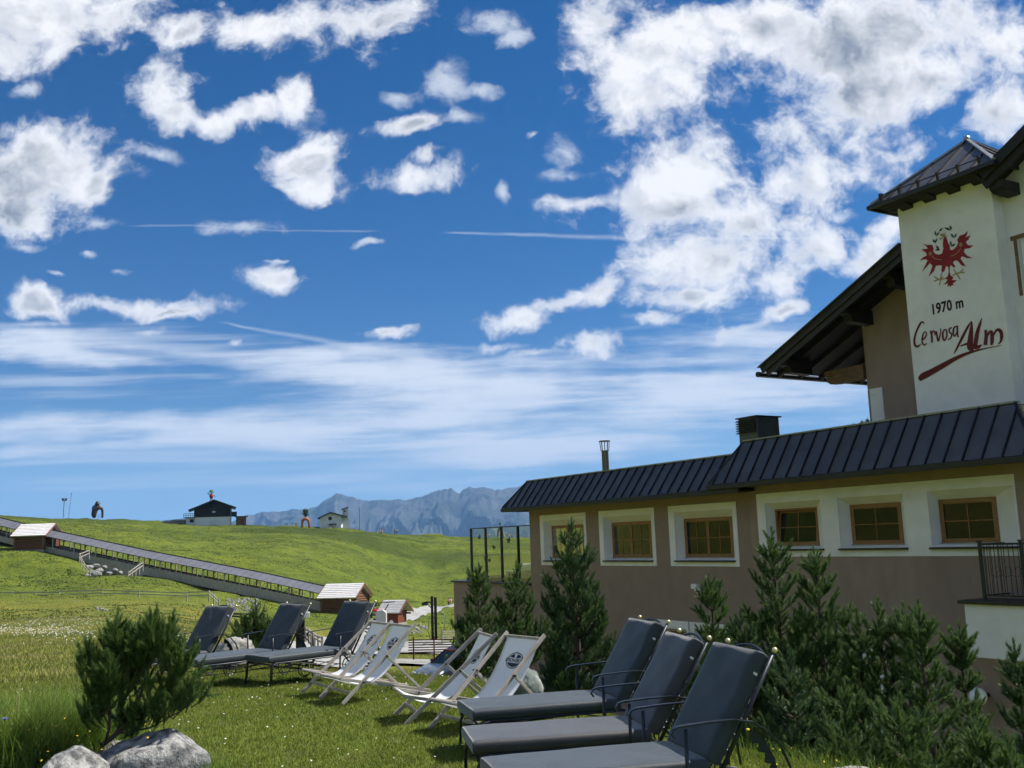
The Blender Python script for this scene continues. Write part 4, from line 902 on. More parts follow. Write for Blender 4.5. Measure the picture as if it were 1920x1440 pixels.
def make_lounger():
    root = empty('sun_lounger', (0,0,0))
    T = .085
    sm_ = cushion(SLn+.03, 2*HW, T, 26, 12, 1); sm_.materials.append(M['cush'])
    o = bpy.data.objects.new('seat_cushion', sm_); COL.objects.link(o); o.parent = root; o.location = (-SLn/2+.01, 0, SH-T/2-.008)
    md = o.modifiers.new('sub', 'SUBSURF'); md.levels = 1; md.render_levels = 1
    bm_ = cushion(BL+.02, 2*HW, .095, 18, 12, 5, .007); bm_.materials.append(M['cush'])
    b = bpy.data.objects.new('back_cushion', bm_); COL.objects.link(b); b.parent = root
    n = Vector((sin(BA),0,-cos(BA))); mid = Vector((0,0,SH)) + Vector((cos(BA),0,sin(BA)))*BL/2 + n*.0475
    b.location = mid; b.rotation_euler = (0, -BA, 0)
    md = b.modifiers.new('sub', 'SUBSURF'); md.levels = 1; md.render_levels = 1
    lb = MB(); p = Vector((0,0,SH)) + Vector((cos(BA),0,sin(BA)))*(BL-.12) + n*.05; lb.box(-.007,.007,-.003,.003,-.012,.012)
    l_ = lb.build('care_label', M['labelw'], b); l_.location = (BL/2-.12, -HW-.004, 0)
    fr = MB(); z = SH-T-.012
    for s in (-1, 1):
        y = s*(HW-.01); fr.tube([(-SLn+.02,y,z-.03),(-SLn+.10,y,z),(-.8,y,z-.004),(-.2,y,z),(.06,y,z)], .011, 6)
        fr.tube([(.06,y,z),(.30,y,z-.02),(.42,y,z-.16)], .012, 6)
        fr.tube([(-SLn+.05,y,z-.115),(-.6,y,z-.125),(-.12,y,z-.105),(.3,y,z-.19)], .006, 5)
        fr.tube([(-SLn+.05,y,z-.07),(-.75,y,z-.02),(-.45,y,z-.08),(-.12,y,z-.03)], .005, 5)
    for x in (-SLn+.03,-.7,-.12,.08): fr.cyl((x,-HW+.01,z-.01),(x,HW-.01,z-.01),.008,6)
    for k in range(14): x = -SLn+.08+k*.085; fr.bar((x,-HW+.02,z+.004),(x,HW-.02,z+.004),.018,.003)
    fr.build('seat_frame', M['iron'], root, smooth=True)
    for s in (-1, 1):
        for x in (-SLn+.03, -.13):
            lg = MB()
            if x < -.5: lg.tube([(x+.10,s*(HW-.01),z),(x+.02,s*(HW-.005),z-.02),(x-.005,s*(HW),z-.08),(x-.012,s*HW,.0)], .0115, 7)
            else: lg.tube([(x,s*(HW+.025),SH+.17),(x,s*(HW+.02),z),(x-.01,s*(HW+.015),.0)], .0115, 7)
            lg.lathe([(.016,0),(.016,.012),(.012,.016)], ((x-.012 if x < -.5 else x-.01), s*(HW if x < -.5 else HW+.015), 0), 8)
            lg.build('leg', M['iron'], root, smooth=True)
        am = MB(); y = s*(HW+.028); pts = [(-.205,SH+.125),(-.222,SH+.150),(-.205,SH+.176),(-.17,SH+.186),(0,SH+.196),(.16,SH+.200),(.27,SH+.180),(.36,SH+.128),(.44,SH+.04),(.49,SH-.08),(.505,SH-.2)]
        v0 = len(am.v)
        for i, (x, zz) in enumerate(pts):
            a = pts[max(i-1,0)]; c = pts[min(i+1,len(pts)-1)]; d = Vector((c[0]-a[0],0,c[1]-a[1])).normalized(); nn_ = Vector((-d.z,0,d.x))*.005
            w = .017 if i < 7 else .010
            for q in ((nn_,-w),(nn_,w),(-nn_,w),(-nn_,-w)): am.v.append(Vector((x,y+q[1],zz))+q[0])
        for i in range(len(pts)-1):
            for k in range(4): am.f.append((v0+i*4+k, v0+i*4+(k+1)%4, v0+i*4+4+(k+1)%4, v0+i*4+4+k))
        am.build('armrest', M['iron'], root, smooth=False, bevel=.002)
        rk = MB()                                     # toothed recline plate below the back
        prf = [(.28,SH+.13),(.33,SH+.095),(.375,SH+.04),(.41,SH-.03),(.425,SH-.12),(.42,SH-.19)]
        inn = [(.395,SH-.19),(.40,SH-.13),(.365,SH-.115),(.385,SH-.06),(.345,SH-.05),(.355,SH+.0),(.315,SH+.01),(.318,SH+.055),(.275,SH+.06),(.262,SH+.10)]
        rk.prism(prf+inn, 'y', y-s*.028, y-s*.022); rk.build('recline_ratchet', M['iron'], root)
        wh = MB(); cx, cz = .40, .105; wy = s*(HW-.045)
        wh.tube([(cx+.10*cos(a),wy,cz+.10*sin(a)) for a in np.linspace(0,2*pi,21)[:-1]], .009, 6, closed=True)
        wh.tube([(cx+(.012+.012*k)*cos(.75*k),wy,cz+(.012+.012*k)*sin(.75*k)) for k in range(8)], .006, 5)
        wh.tube([(cx-(.012+.012*k)*cos(.75*k),wy,cz-(.012+.012*k)*sin(.75*k)) for k in range(8)], .006, 5)
        wh.build('wheel', M['iron'], root, smooth=True)
    ax = MB(); ax.cyl((.40,-HW+.03,.105),(.40,HW-.03,.105),.009,8); ax.bar((.42,-HW+.01,z-.16),(.42,HW-.01,z-.16),.02,.02); ax.build('axle', M['iron'], root)
    bf = MB(); off = n*.105; dr = Vector((cos(BA),0,sin(BA)))
    top = []
    for s in (-1, 1):
        a = Vector((-.02,s*(HW+.002),SH-.06)) + off*.9; e = Vector((0,s*(HW+.002),SH)) + dr*(BL+.035) + off*.9
        bf.tube([a, e], .013, 8); top.append(e)
    for k in range(1, 7): q = k/7.; bf.bar(Vector((0,-HW,SH))+dr*BL*q+off*.9, Vector((0,HW,SH))+dr*BL*q+off*.9, .016, .004)
    bf.tube([Vector(q_) for q_ in crspl([(*(top[0].lerp(top[1],f_)+dr*h_),) for f_, h_ in ((0,-.05),(.08,-.035),(.25,.0),(.4,.018),(.5,.021),(.6,.018),(.75,.0),(.92,-.035),(1,-.05))], 4)], .010, 7)
    bf.tube([top[0]-dr*.12, top[1]-dr*.12], .008, 6)
    bfo = bf.build('back_frame', M['iron'], root, smooth=True)
    for e in top:
        f_ = MB(); f_.ball((0,0,0), .017, 12); f_.build('finial', M['gold'], bfo, smooth=True, loc=e + dr*.02)
    return root
lg0 = make_lounger()
LG = [(.944,6.051,14.1,-.034,'nearest charcoal sun lounger, cushion cut off by the bottom edge of the photo'),
 (.770,7.079,10.1,-.054,'middle lounger of the near three, its cushions faded to a warmer grey'),
 (.673,8.329,15.2,-.049,'sun lounger beside the white deckchairs, farthest of the near three'),
 (-2.496,13.62,44.3,-.119,'charcoal sun lounger just left of the deckchairs, in front of the path'),
 (-3.384,13.623,44.3,-.122,'charcoal sun lounger between two others, right of the pale boulder'),
 (-4.509,14.029,49.6,-.142,'leftmost charcoal sun lounger, half hidden behind the small pine')]
for i, (x, y, rz, z0, lab) in enumerate(LG):
    o = lg0 if i == 0 else copy_tree(lg0)
    o.location = (x, y, z0); o.rotation_euler = (0, 0, R(rz)); tag(o, lab, 'sun lounger', 'charcoal sun loungers on the lawn')
    if i == 1:
        for ch in o.children:
            if 'cushion' in ch.name: ch.data = ch.data.copy(); ch.data.materials[0] = M['cush_warm']; ch['label'] = 'faded warm grey ' + ('seat' if 'seat' in ch.name else 'back') + ' cushion'

# ------------------------------------------------------------------ deckchairs
M['beech'] = pm('weathered_beech', (.27,.24,.20), (.42,.385,.34), 6, .75, .001, 60, stretch=(1,1,1))
M['canvas'] = pm('white_canvas', (.88,.89,.93), (.91,.92,.96), 4, .9, .0006, 500, trans=.4, spec=.1)
M['navy'] = pm('navy_print', (.025,.035,.055), None, rough=.85)
M['white_print'] = pm('white_print', (.75,.77,.80), None, rough=.85)
def make_deck():
    root = empty('deck_chair', (0,0,0)); w = .28
    TX, TZ, FX, FZ = .845, .724, -.011, .243
    for s in (-1, 1):
        m_ = MB(); m_.bar((-.02,s*w,-.01),(TX+.03,s*w,TZ+.03),.020,.038); m_.build('long_rail', M['beech'], root, bevel=.004)
        m_ = MB(); m_.bar((FX-.02,s*(w-.026),FZ+.004),(1.06,s*(w-.026),.012),.020,.032); m_.build('seat_rail', M['beech'], root, bevel=.004)
        m_ = MB(); m_.bar((.50,s*(w+.024),.44),(.93,s*(w+.024),.03),.018,.03); m_.build('strut', M['beech'], root, bevel=.004)
        m_ = MB(); m_.cyl((.50,s*(w+.045),.438),(.50,s*(w-.02),.438),.010,8); m_.build('bolt', M['iron'], root)
        m_ = MB(); m_.cyl((.22,s*(w+.03),.19),(.22,s*(w-.05),.19),.010,8); m_.build('bolt', M['iron'], root)
    m_ = MB(); m_.cyl((TX,-w,TZ),(TX,w,TZ),.013,10); m_.cyl((FX,-w+.02,FZ),(FX,w-.02,FZ),.013,10); m_.bar((.93,-w-.03,.03),(.93,w+.03,.03),.02,.03); m_.bar((.10,-w,.09),(.10,w,.09),.02,.03)
    m_.build('crossbar', M['beech'], root, bevel=.003)
    ctl = [(TX+.008,TZ+.010),(TX-.010,TZ-.030),(.72,.50),(.61,.355),(.49,.243),(.36,.180),(.22,.166),(.10,.196),(FX+.012,FZ+.008),(FX-.014,FZ+.004)]
    prof = crspl([(a,b,0) for a,b in ctl], 5); v = []; f = []; ny = 10; wf = w-.032
    for i, (x, z, _) in enumerate(prof):
        t = i/(len(prof)-1); pinch = 1-.05*sin(pi*t)
        for j in range(ny+1): u = -1+2*j/ny; v.append((x, u*wf*pinch, z - .014*(1-u*u)*sin(pi*t)))
    for i in range(len(prof)-1):
        for j in range(ny): a = i*(ny+1)+j; f.append((a,a+1,a+ny+2,a+ny+1))
    cv = raw('canvas_seat', v, f, M['canvas'], root, smooth=True); so_ = cv.modifiers.new('t','SOLIDIFY'); so_.thickness = .003
    # printed badge, laid on the upper canvas
    i0 = 9; A = Vector((prof[i0][0],0,prof[i0][1]))
    # local frame of the print at arclength
    def onc(d, y):                       # d = distance down from the top bar along the canvas
        acc_ = 0
        for i in range(len(prof)-1):
            p = Vector((prof[i][0],0,prof[i][1])); q = Vector((prof[i+1][0],0,prof[i+1][1])); l = (q-p).length
            if acc_ + l >= d:
                tt = (i+(d-acc_)/l)/(len(prof)-1); c = p.lerp(q, (d-acc_)/l); tg = (q-p).normalized(); nrm = Vector((-tg.z,0,tg.x)); nrm = nrm if nrm.z > 0 else -nrm
                u = y/(wf); c.y = y; c.z -= .014*(1-u*u)*sin(pi*tt); return c, nrm
            acc_ += l
        return p, nrm
    def lay(pts, lift): 
        out = []
        for (y, d) in pts: c, n_ = onc(d, y); out.append(c + n_*lift)
        return out
    D0 = .235
    def ell(ry, rd, n=28, cy=0, cd=D0): return [(cy+ry*cos(2*pi*k/n), cd+rd*sin(2*pi*k/n)) for k in range(n)]
    b_ = MB()
    for ro, ri in (((.118,.078),(.110,.070)),):
        a = lay(ell(*ro), .0045); c = lay(ell(*ri), .0045); n_ = len(a); b0 = len(b_.v); b_.v += a + c
        for k in range(n_): b_.f.append((b0+k, b0+(k+1)%n_, b0+n_+(k+1)%n_, b0+n_+k))
    for side in (1, -1):                 # dark field above and below the name
        pts = []
        for k in range(13): a = pi*k/12; pts.append((.100*cos(a), D0 - side*.062*sin(a)))
        e = lay([(q[0], q[1]) for q in pts], .0045); m2 = lay([(q[0]*.98, D0-side*.024-(side*.010*(q[0]/.1)**2 if side > 0 else 0)) for q in pts], .0045); b0 = len(b_.v); b_.v += e + m2
        for k in range(1, 11):
            b_.f.append((b0+k, b0+k+1, b0+13+k+1, b0+13+k))
    b_.build('badge_print', M['navy'], cv, fix=False)
    b_ = MB()                            # the pale arrow-leaf mark crossing the top of the badge
    e = lay([(-.012,D0-.028),(0,D0-.014),(.012,D0-.028),(.020,D0-.055),(.006,D0-.068),(0,D0-.060),(-.006,D0-.068),(-.020,D0-.055)], .0062); b0 = len(b_.v); b_.v += e; b_.f.append(tuple(range(b0,b0+len(e)))); 
    b_.build('badge_mark', M['white_print'], cv, fix=False)
    b_ = MB(); e = lay([(.006,D0-.078),(.016,D0-.102),(.012,D0-.080),(.024,D0-.075)], .0045); b0 = len(b_.v); b_.v += e; b_.f.append((b0,b0+1,b0+2,b0+3)); b_.build('badge_leaf', M['navy'], cv, fix=False)
    c, n_ = onc(D0+.0, 0); c2, _ = onc(D0+.05, 0); dn = (c2-c).normalized()
    # text readable from the front: right = -y side of local axes seen from the foot end
    tx_ = text_mesh('STRONGBOW', .046, 'badge_lettering', M['navy'], cv, c + n_*.0048, sx=.92, bold=.0009, shear=.12, extr=.0004)
    X = Vector((0,-1,0)); Y = -dn; Z = X.cross(Y).normalized()
    if Z.dot(n_) < 0: X = -X; Z = -Z
    mm = Matrix((X, Y, Z)).transposed(); tx_.rotation_euler = mm.to_euler()
    return root
dk0 = make_deck()
for i, (x, y, rz, z0, lab) in enumerate([(-2.372,11.556,32.5,-.04,'white canvas deckchair with round dark badge, beside the charcoal lounger, farthest left of four'),
    (-2.035,10.973,34.9,-.03,'white deckchair with its whole badge in view, second from the left of four'),
    (-1.141,9.621,17.3,-.02,'white deckchair seen nearly edge-on, its badge half hidden behind the wooden rail'),
    (-.646,8.872,37.4,-.01,'white deckchair in front of the green boulder, largest and nearest with a clear badge')]):
    o = dk0 if i == 0 else copy_tree(dk0)
    o.location = (x, y, z0); o.rotation_euler = (0, 0, R(rz)); tag(o, lab, 'deckchair', 'white deckchairs on the lawn')

# ------------------------------------------------------------------ boulders
def rock(name, c, r, seed, mat, label, rz=0, sub=4, rough=.22, cat='rock', group=None, flat=0):
    import bmesh
    bm = bmesh.new(); bmesh.ops.create_icosphere(bm, subdivisions=sub, radius=1)
    pl = [Vector(RNG_.normal(size=3)).normalized() for RNG_ in [np.random.default_rng(seed)] for _ in range(13)]; ds = np.random.default_rng(seed+1).uniform(.62,.95,13)
    for v in bm.verts:
        p = v.co.copy()
        for n_, d in zip(pl, ds):
            e = p.dot(n_)-d
            if e > 0: p -= n_*e*.96
        p *= 1 + rough*MN.fractal(p*1.8+Vector((seed,0,0)), .9, 2.1, 5)*.5
        p += p.normalized()*.02*MN.fractal(p*9+Vector((seed,3,0)), .7, 2.1, 3)
        v.co = Vector((p.x*r[0], p.y*r[1], p.z*r[2]))
    me = bpy.data.meshes.new(name); bm.to_mesh(me); bm.free(); me.materials.append(mat)
    for p in me.polygons: p.use_smooth = True
    o = bpy.data.objects.new(name, me); COL.objects.link(o); o.location = c; o.rotation_euler = (0,0,rz)
    return tag(o, label, cat, group)
def onG(px, py_hint, Y, dz=0): p = P(px, py_hint, Y); return Vector((p.x, p.y, H(p.x, p.y)+dz))
rock('boulder', onG(295,1430,7.3,.03), (.50,.36,.40), 3, M['rock'], 'large lichen-speckled grey boulder with a rusty streak, bottom left in front of the lawn', .3)
rock('boulder', onG(160,1440,7.0,-.02), (.52,.34,.38), 8, M['rock'], 'dark grey boulder with a wet-looking patch at the bottom edge, under the small pine', 1.1)
rock('boulder', onG(215,1385,7.7,.06), (.15,.15,.20), 12, M['rock_light'], 'small upright pale stone behind the trunk of the leaning pine', .5)
rock('boulder', onG(440,1240,15.6,.18), (.36,.36,.30), 21, M['rock_light'], 'pale rounded boulder between the leftmost two loungers', .2)
rock('boulder', onG(978,1285,10.75,.06), (.20,.24,.27), 31, M['rock_green'], 'greenish angular boulder behind the nearest deckchair', .9)
rock('flat_stone', onG(1035,1300,9.9,.0), (.22,.16,.05), 33, M['rock_light'], 'flat pale stone in the grass behind the near loungers', .1, sub=3)
rock('boulder', onG(1662,1425,7.9,-.02), (.15,.15,.15), 41, M['rock_light'], 'pale stone below the pines at the lower right lawn edge', .1, sub=3)
rock('boulder', onG(1590,1428,7.4,.0), (.2,.10,.05), 43, M['rock_light'], 'low flat stone among dry grass at the lower right lawn edge', .1, sub=3)

# ------------------------------------------------------------------ pines
def needles_mesh(stems, rng, nlen, wid, dens, ang=(24,50), segs=1):
    # stems: list of (p0, p1) shoots to be clothed with needles -> arrays
    P0 = np.array([s[0] for s in stems]); P1 = np.array([s[1] for s in stems]); d = P1-P0; Ls = np.linalg.norm(d, axis=1); cnt = np.maximum((Ls*dens).astype(int), 5)
    idx = np.repeat(np.arange(len(stems)), cnt); n = len(idx)
    t = rng.uniform(0, 1, n); base = P0[idx] + d[idx]*t[:,None]; ax = d[idx]/Ls[idx][:,None]
    ref = np.where(np.abs(ax[:,2:3]) < .9, np.array([[0,0,1.]]), np.array([[1.,0,0]])); s1 = np.cross(ax, ref); s1 /= np.linalg.norm(s1, axis=1)[:,None]; s2 = np.cross(ax, s1)
    ph = rng.uniform(0, 2*pi, n); a = np.radians(rng.uniform(ang[0], ang[1], n))*(1.15-.55*t)
    rad = s1*np.cos(ph)[:,None] + s2*np.sin(ph)[:,None]
    dr = ax*np.cos(a)[:,None] + rad*np.sin(a)[:,None]; ln = nlen*rng.uniform(.75, 1.15, n)*(.85+.3*t)
    side = np.cross(dr, rng.normal(size=(n,3))); side /= np.linalg.norm(side, axis=1)[:,None]; side *= (wid/2)
    tip = base + dr*ln[:,None] + ax*(ln*.12)[:,None]
    V = np.stack([base-side, base+side, tip], 1).reshape(-1, 3); F = np.arange(3*n).reshape(-1, 3)
    return V, F
class Tree:
    def __init__(s, seed): s.r = np.random.default_rng(seed); s.w = MB(); s.stems = []
    def limb(s, pts, r0, r1, n=6):
        m = len(pts); s.w.tube(pts, [r0+(r1-r0)*i/(m-1) for i in range(m)], n)
    def shoot(s, p, d, L_, r=.004):
        p = Vector(p); q = p + Vector(d).normalized()*L_; s.w.tube([p, q], [r, r*.5], 4, cap=False); s.stems.append((p[:], q[:]))
    def branch(s, p, d, L_, r, depth, up=.5, sh=.12, spur=True):
        # curved branch turning upward, side shoots near the end
        k = 5; pts = [Vector(p)]; dd = Vector(d).normalized()
        for i in range(k):
            dd = (dd + Vector((s.r.normal()*.06, s.r.normal()*.06, up/k*1.6))).normalized(); pts.append(pts[-1] + dd*L_/k)
        s.limb(pts, r, max(r*.35,.003), 5)
        ns = max(int(L_/.062), 3)
        for i in range(k//2, k): s.stems.append((pts[i][:], pts[i+1][:]))
        for i in range(ns):
            t = .22+.78*(i+.5)/ns; j = min(int(t*k), k-1); q = pts[j].lerp(pts[j+1], t*k-j); ax = (pts[j+1]-pts[j]).normalized()
            sd = ax.cross(Vector((0,0,1))); sd = sd.normalized()*(1 if i % 2 else -1) if sd.length > .1 else Vector((1,0,0))
            v = (ax*.75 + sd*.75 + Vector((0,0,s.r.uniform(.1,.75)))).normalized()
            if depth > 0 and L_ > .35 and i % 2 == 0: s.branch(q, v, L_*.45*(1.2-t*.6), r*.5, depth-1, up*1.1, sh)
            else: s.shoot(q, v, sh*s.r.uniform(.6, 1.15))
        s.shoot(pts[-1], dd + Vector((0,0,.35)), sh*1.1)
        for _ in range(2): s.shoot(pts[-1], dd + Vector(s.r.normal(size=3)*.45) + Vector((0,0,.3)), sh*.8)
    def conifer(s, Ht, Wd, base=0, lean=(0,0), gap=.24, nb=5, up=.55, sh=.13, dens=1.):
        top = Vector((lean[0], lean[1], Ht)); k = 10
        ctr = lambda t: Vector((lean[0]*t**1.3 + .02*sin(5*t+s.r_), lean[1]*t**1.3 + .02*cos(4*t+s.r_), Ht*t))
        s.r_ = s.r.uniform(0, 6); s.limb([ctr(i/k) for i in range(k+1)], .012+.016*Ht, .006, 8)
        z = base + .10
        while z < Ht-.14:
            t = z/Ht; R_ = Wd*(1-t**1.4)**.9*s.r.uniform(.72, 1.15) + .07; n_ = max(int(nb*dens*(1.15-.35*t)+s.r.uniform(-.6,.9)), 3); a0 = s.r.uniform(0, 6.3)
            for i in range(n_):
                a = a0 + 2*pi*i/n_ + s.r.normal()*.25; el = .10+.42*t
                s.branch(ctr(t), (cos(a), sin(a), el), R_*1.18*s.r.uniform(.55, 1.15), .005+.006*R_*2, 1, up*.8, sh)
            z += gap*(1.1-.45*t)*s.r.uniform(.75, 1.2)
        z = Ht-.30
        while z < Ht: 
            for i in range(3): a = s.r.uniform(0, 6.3); s.shoot(ctr(max(z,0)/Ht), (cos(a)*.55, sin(a)*.55, 1), sh*.9)
            z += .07
        s.stems.append((ctr(.72 if Ht < 1 else .85)[:], top[:])); s.shoot(top-Vector((0,0,.03)), (lean[0]*.2, 0, 1), sh*1.25, .006)
    def done(s, name, loc, label, nlen=.052, wid=.0055, dens=520, mat=None, group=None, cat='pine tree', rz=0, trunk='trunk'):
        root = empty(name, loc, rz, label, cat, group)
        s.w.build(trunk, M['bark'], root, smooth=True, fix=False)
        V, F = needles_mesh(s.stems, s.r, nlen, wid, dens); raw('crown', V, F, mat or M['needle'], root)
        cand = [(tuple(Vector(q)-(Vector(q)-Vector(p)).normalized()*.035), tuple(Vector(q)+(Vector(q)-Vector(p)).normalized()*.03)) for p, q in s.stems if (Vector(q)-Vector(p)).normalized().z > .55]
        V, F = needles_mesh(cand, s.r, nlen*.72, wid, dens*.9, (12, 34)); raw('new_growth', V, F, M['needle_new'], root)
        return root
PG = 'young pines on the bank in front of the lodge'
def pine(px, ytop, Y, wpx, seed, label, ybase=None, leads=1, mat='needle', dens=1., lean=0, base=0, grp=PG, dn=480, wid=.0078, nlen=.055, sh=.13, gap=.26):
    top = P(px, ytop, Y); z0 = H(top.x, top.y); Ht = max(top.z-z0, .3); Wd = wpx/FPX*Y/2
    t = Tree(seed); t.conifer(Ht, Wd*1.1*(1 if leads == 1 else .72), base, (lean, 0), gap, 6, .55, sh, dens)
    for k in range(leads-1):
        a = t.r.uniform(0, 6.3); h = Ht*t.r.uniform(.55,.85); t2 = Tree(seed*7+k); t2.conifer(h, Wd*.55, 0, (cos(a)*.15, sin(a)*.15), gap, 5, .6, sh, dens)
        ofs = Vector((cos(a)*Wd*.55, sin(a)*Wd*.55, 0))
        t.w.add([v+ofs for v in t2.w.v], t2.w.f); t.stems += [((Vector(p)+ofs)[:], (Vector(q)+ofs)[:]) for p, q in t2.stems]
    return t.done('pine_tree', (top.x, top.y, z0-.02), label, nlen, wid, dn, M[mat], grp)
PINES = [
 (1072,990,14.0,185,101,'broad dark young pine left of the near loungers, in front of the small-paned window',2),
 (898,1072,16.5,80,102,'slim young pine leftmost before the brown terrace wall',1),
 (968,1070,15.6,85,103,'slim young pine below the wall corner, second from the left on the bank',1),
 (880,1185,15.5,60,104,'low pine shoot behind the edge-on deckchair',1),
 (932,1190,15.0,70,114,'low bushy pine between the two slim pines',1),
 (1330,1095,13.5,120,105,'small pine between two lounger backs, below the wall camera',1),
 (1448,1012,11.6,150,106,'tallest pine right of the loungers, tip crossing the white window band',1),
 (1527,1050,11.0,150,107,'second tall pine, just right of the tallest one',1),
 (1390,1165,11.2,90,108,'bushy pine right behind the nearest lounger back',1),
 (1608,1170,10.4,90,109,'narrow pine spire between the tall pair and the right-hand cluster',1),
 (1648,1146,10.2,95,110,'narrow-topped pine left of the pair with thin tips, against the brown wall',1),
 (1695,1158,10.0,62,111,'pine with twin narrow tips left of the white balcony base',1),
 (1724,1155,9.6,84,112,'full pine whose tip just touches the white balcony base from the left',1),
 (1800,1192,10.2,70,113,'pine in front of the white balcony base, beside the round wall lamp',1),
 (1903,1228,9.6,62,115,'dark pine at the right edge of the photo below the balcony',1),
 (1585,1310,8.9,110,116,'low spreading pine at the foot of the tall pair, above the lawn edge',1),
 (1690,1335,8.5,120,117,'bright green low pine in front of the right-hand cluster',1),
 (1835,1368,8.6,80,118,'low pine tuft between the round wall lamp and the bottom edge',2),
 (1480,1240,9.6,130,119,'dense low pine filling the gap behind the nearest lounger',2),
 (1890,1408,7.9,90,120,'lowest pine tuft cut by the bottom right corner',1)]
for i, (px, yt, Y, w, sd_, lab, ld) in enumerate(PINES):
    pine(px, yt, Y, w, sd_, lab, leads=ld, mat='needle_dark' if sd_ in (101,115,119,108) else 'needle', dn=430 if ld == 1 else 360)
# bush pine behind the far loungers
t = Tree(55)
for k in range(9):
    a = t.r.uniform(0, 6.3); q = t.r.uniform(.05,.42); b0 = Vector((cos(a)*q*.5, sin(a)*q*.5, 0)); h = t.r.uniform(.55,.92)
    if k == 0: b0 = Vector((0,0,0)); h = 1.0
    t2 = Tree(500+k); t2.conifer(h, .20, .05, (cos(a)*q*.5, sin(a)*q*.4), .16, 4, .7, .11); t.w.add([v+b0 for v in t2.w.v], t2.w.f); t.stems += [((Vector(p)+b0)[:], (Vector(q_)+b0)[:]) for p, q_ in t2.stems]
bp0 = P(472,1128,17.0); z0 = H(bp0.x, bp0.y); rt_ = t.done('pine_bush', (bp0.x, bp0.y, z0), 'many-stemmed green pine bush between the two left loungers', .05, .0065, 420, M['needle'], None, 'pine bush', trunk='stems')
k = (bp0.z-z0)/1.1; rt_.scale = (k*1.05,k*1.05,k)
# leaning mountain pine on the boulders, bottom left
t = Tree(77); Yn = 7.4; B0 = P(196,1392,Yn); KX = Yn/FPX
def pp(px, py, dy=0): v = P(px, py, Yn+dy); return v-B0
def run(pts, r0, r1): t.limb([pp(*q) for q in pts], r0, r1, 7)
run([(190,1398,0),(212,1382,0),(235,1362,.02),(255,1335,.04),(268,1300,.04),(278,1270,.02),(288,1235,0),(290,1190,0)], .020,.008)
run([(198,1392,0),(206,1360,-.06),(207,1320,-.08),(208,1275,-.06),(212,1235,-.04),(218,1180,-.02)], .012,.006)
run([(212,1382,0),(232,1352,.1),(252,1332,.12),(262,1300,.14),(258,1262,.12)], .010,.004)
run([(222,1374,0),(240,1372,-.02),(262,1368,-.04),(290,1362,-.05),(320,1345,-.04),(350,1330,-.03),(372,1312,-.03)], .010,.004)
run([(256,1335,.04),(276,1334,.0),(300,1325,-.03),(325,1300,-.05),(345,1278,-.05)], .007,.004)
run([(206,1360,-.06),(190,1330,-.1),(178,1290,-.1),(170,1255,-.08)], .007,.004)
def tuft(px, py, dy, n, L_, spr, d0=(0,0,1), sh=.125):
    c = pp(px, py, dy)
    for i in range(int(n*.85)+1):
        d = Vector(d0)*1.0 + Vector(t.r.normal(size=3))*spr; d.z = abs(d.z)*.9+.15
        t.branch(c + Vector(t.r.normal(size=3))*.03, d, L_*t.r.uniform(.65,1.1), .005, 0, .55, sh)
for a in [(290,1225,0,7,.16,.5,(0,0,1.1)),(291,1198,0,3,.10,.25,(0,0,1.5)),(218,1235,0,6,.15,.5,(0,0,1.0)),(219,1205,0,3,.10,.25,(0,0,1.5)),
  (275,1262,0,7,.20,.6,(-.2,0,.8)),(305,1255,0,8,.22,.55,(.5,0,.6)),(330,1262,-.03,6,.2,.5,(.5,0,.8)),(345,1285,-.04,6,.2,.5,(.5,0,.6)),(365,1318,-.03,5,.16,.4,(.7,0,.35)),
  (325,1345,-.04,6,.17,.45,(.5,0,.4)),(290,1362,-.05,5,.14,.4,(.3,0,.3)),(170,1262,-.08,6,.17,.45,(-.3,0,.9)),(180,1300,-.1,6,.18,.5,(-.4,0,.7)),(207,1290,-.08,7,.2,.6,(0,-.2,.6)),
  (207,1330,-.08,5,.16,.6,(-.2,-.2,.3)),(232,1262,0,6,.18,.6,(.2,0,.7)),(258,1270,.12,6,.18,.5,(0,0,.9)),(245,1310,.12,4,.14,.5,(.2,.2,.5)),(300,1320,-.03,5,.16,.5,(.3,0,.5)),(250,1230,0,5,.16,.5,(0,0,.9)),(222,1250,-.05,6,.18,.5,(-.3,0,.8)),(228,1372,.08,4,.12,.5,(.2,-.2,.5)),(186,1352,-.1,5,.13,.5,(-.4,-.2,.5)),(262,1372,.05,4,.12,.5,(.3,-.2,.3)),(200,1325,-.1,5,.14,.5,(-.3,-.3,.5)),(318,1225,0,5,.14,.4,(.4,0,1))]: tuft(*a)
mpine = t.done('mountain_pine', B0, 'small leaning mountain pine growing over the boulders at the lower left', .052, .0052, 620, pm('mountain_pine_needles', (.060,.130,.030), (.145,.225,.055), 9, .5, 0, trans=.35, island=.35), None, 'pine bush')
mpine.scale = (.92,.92,.93)
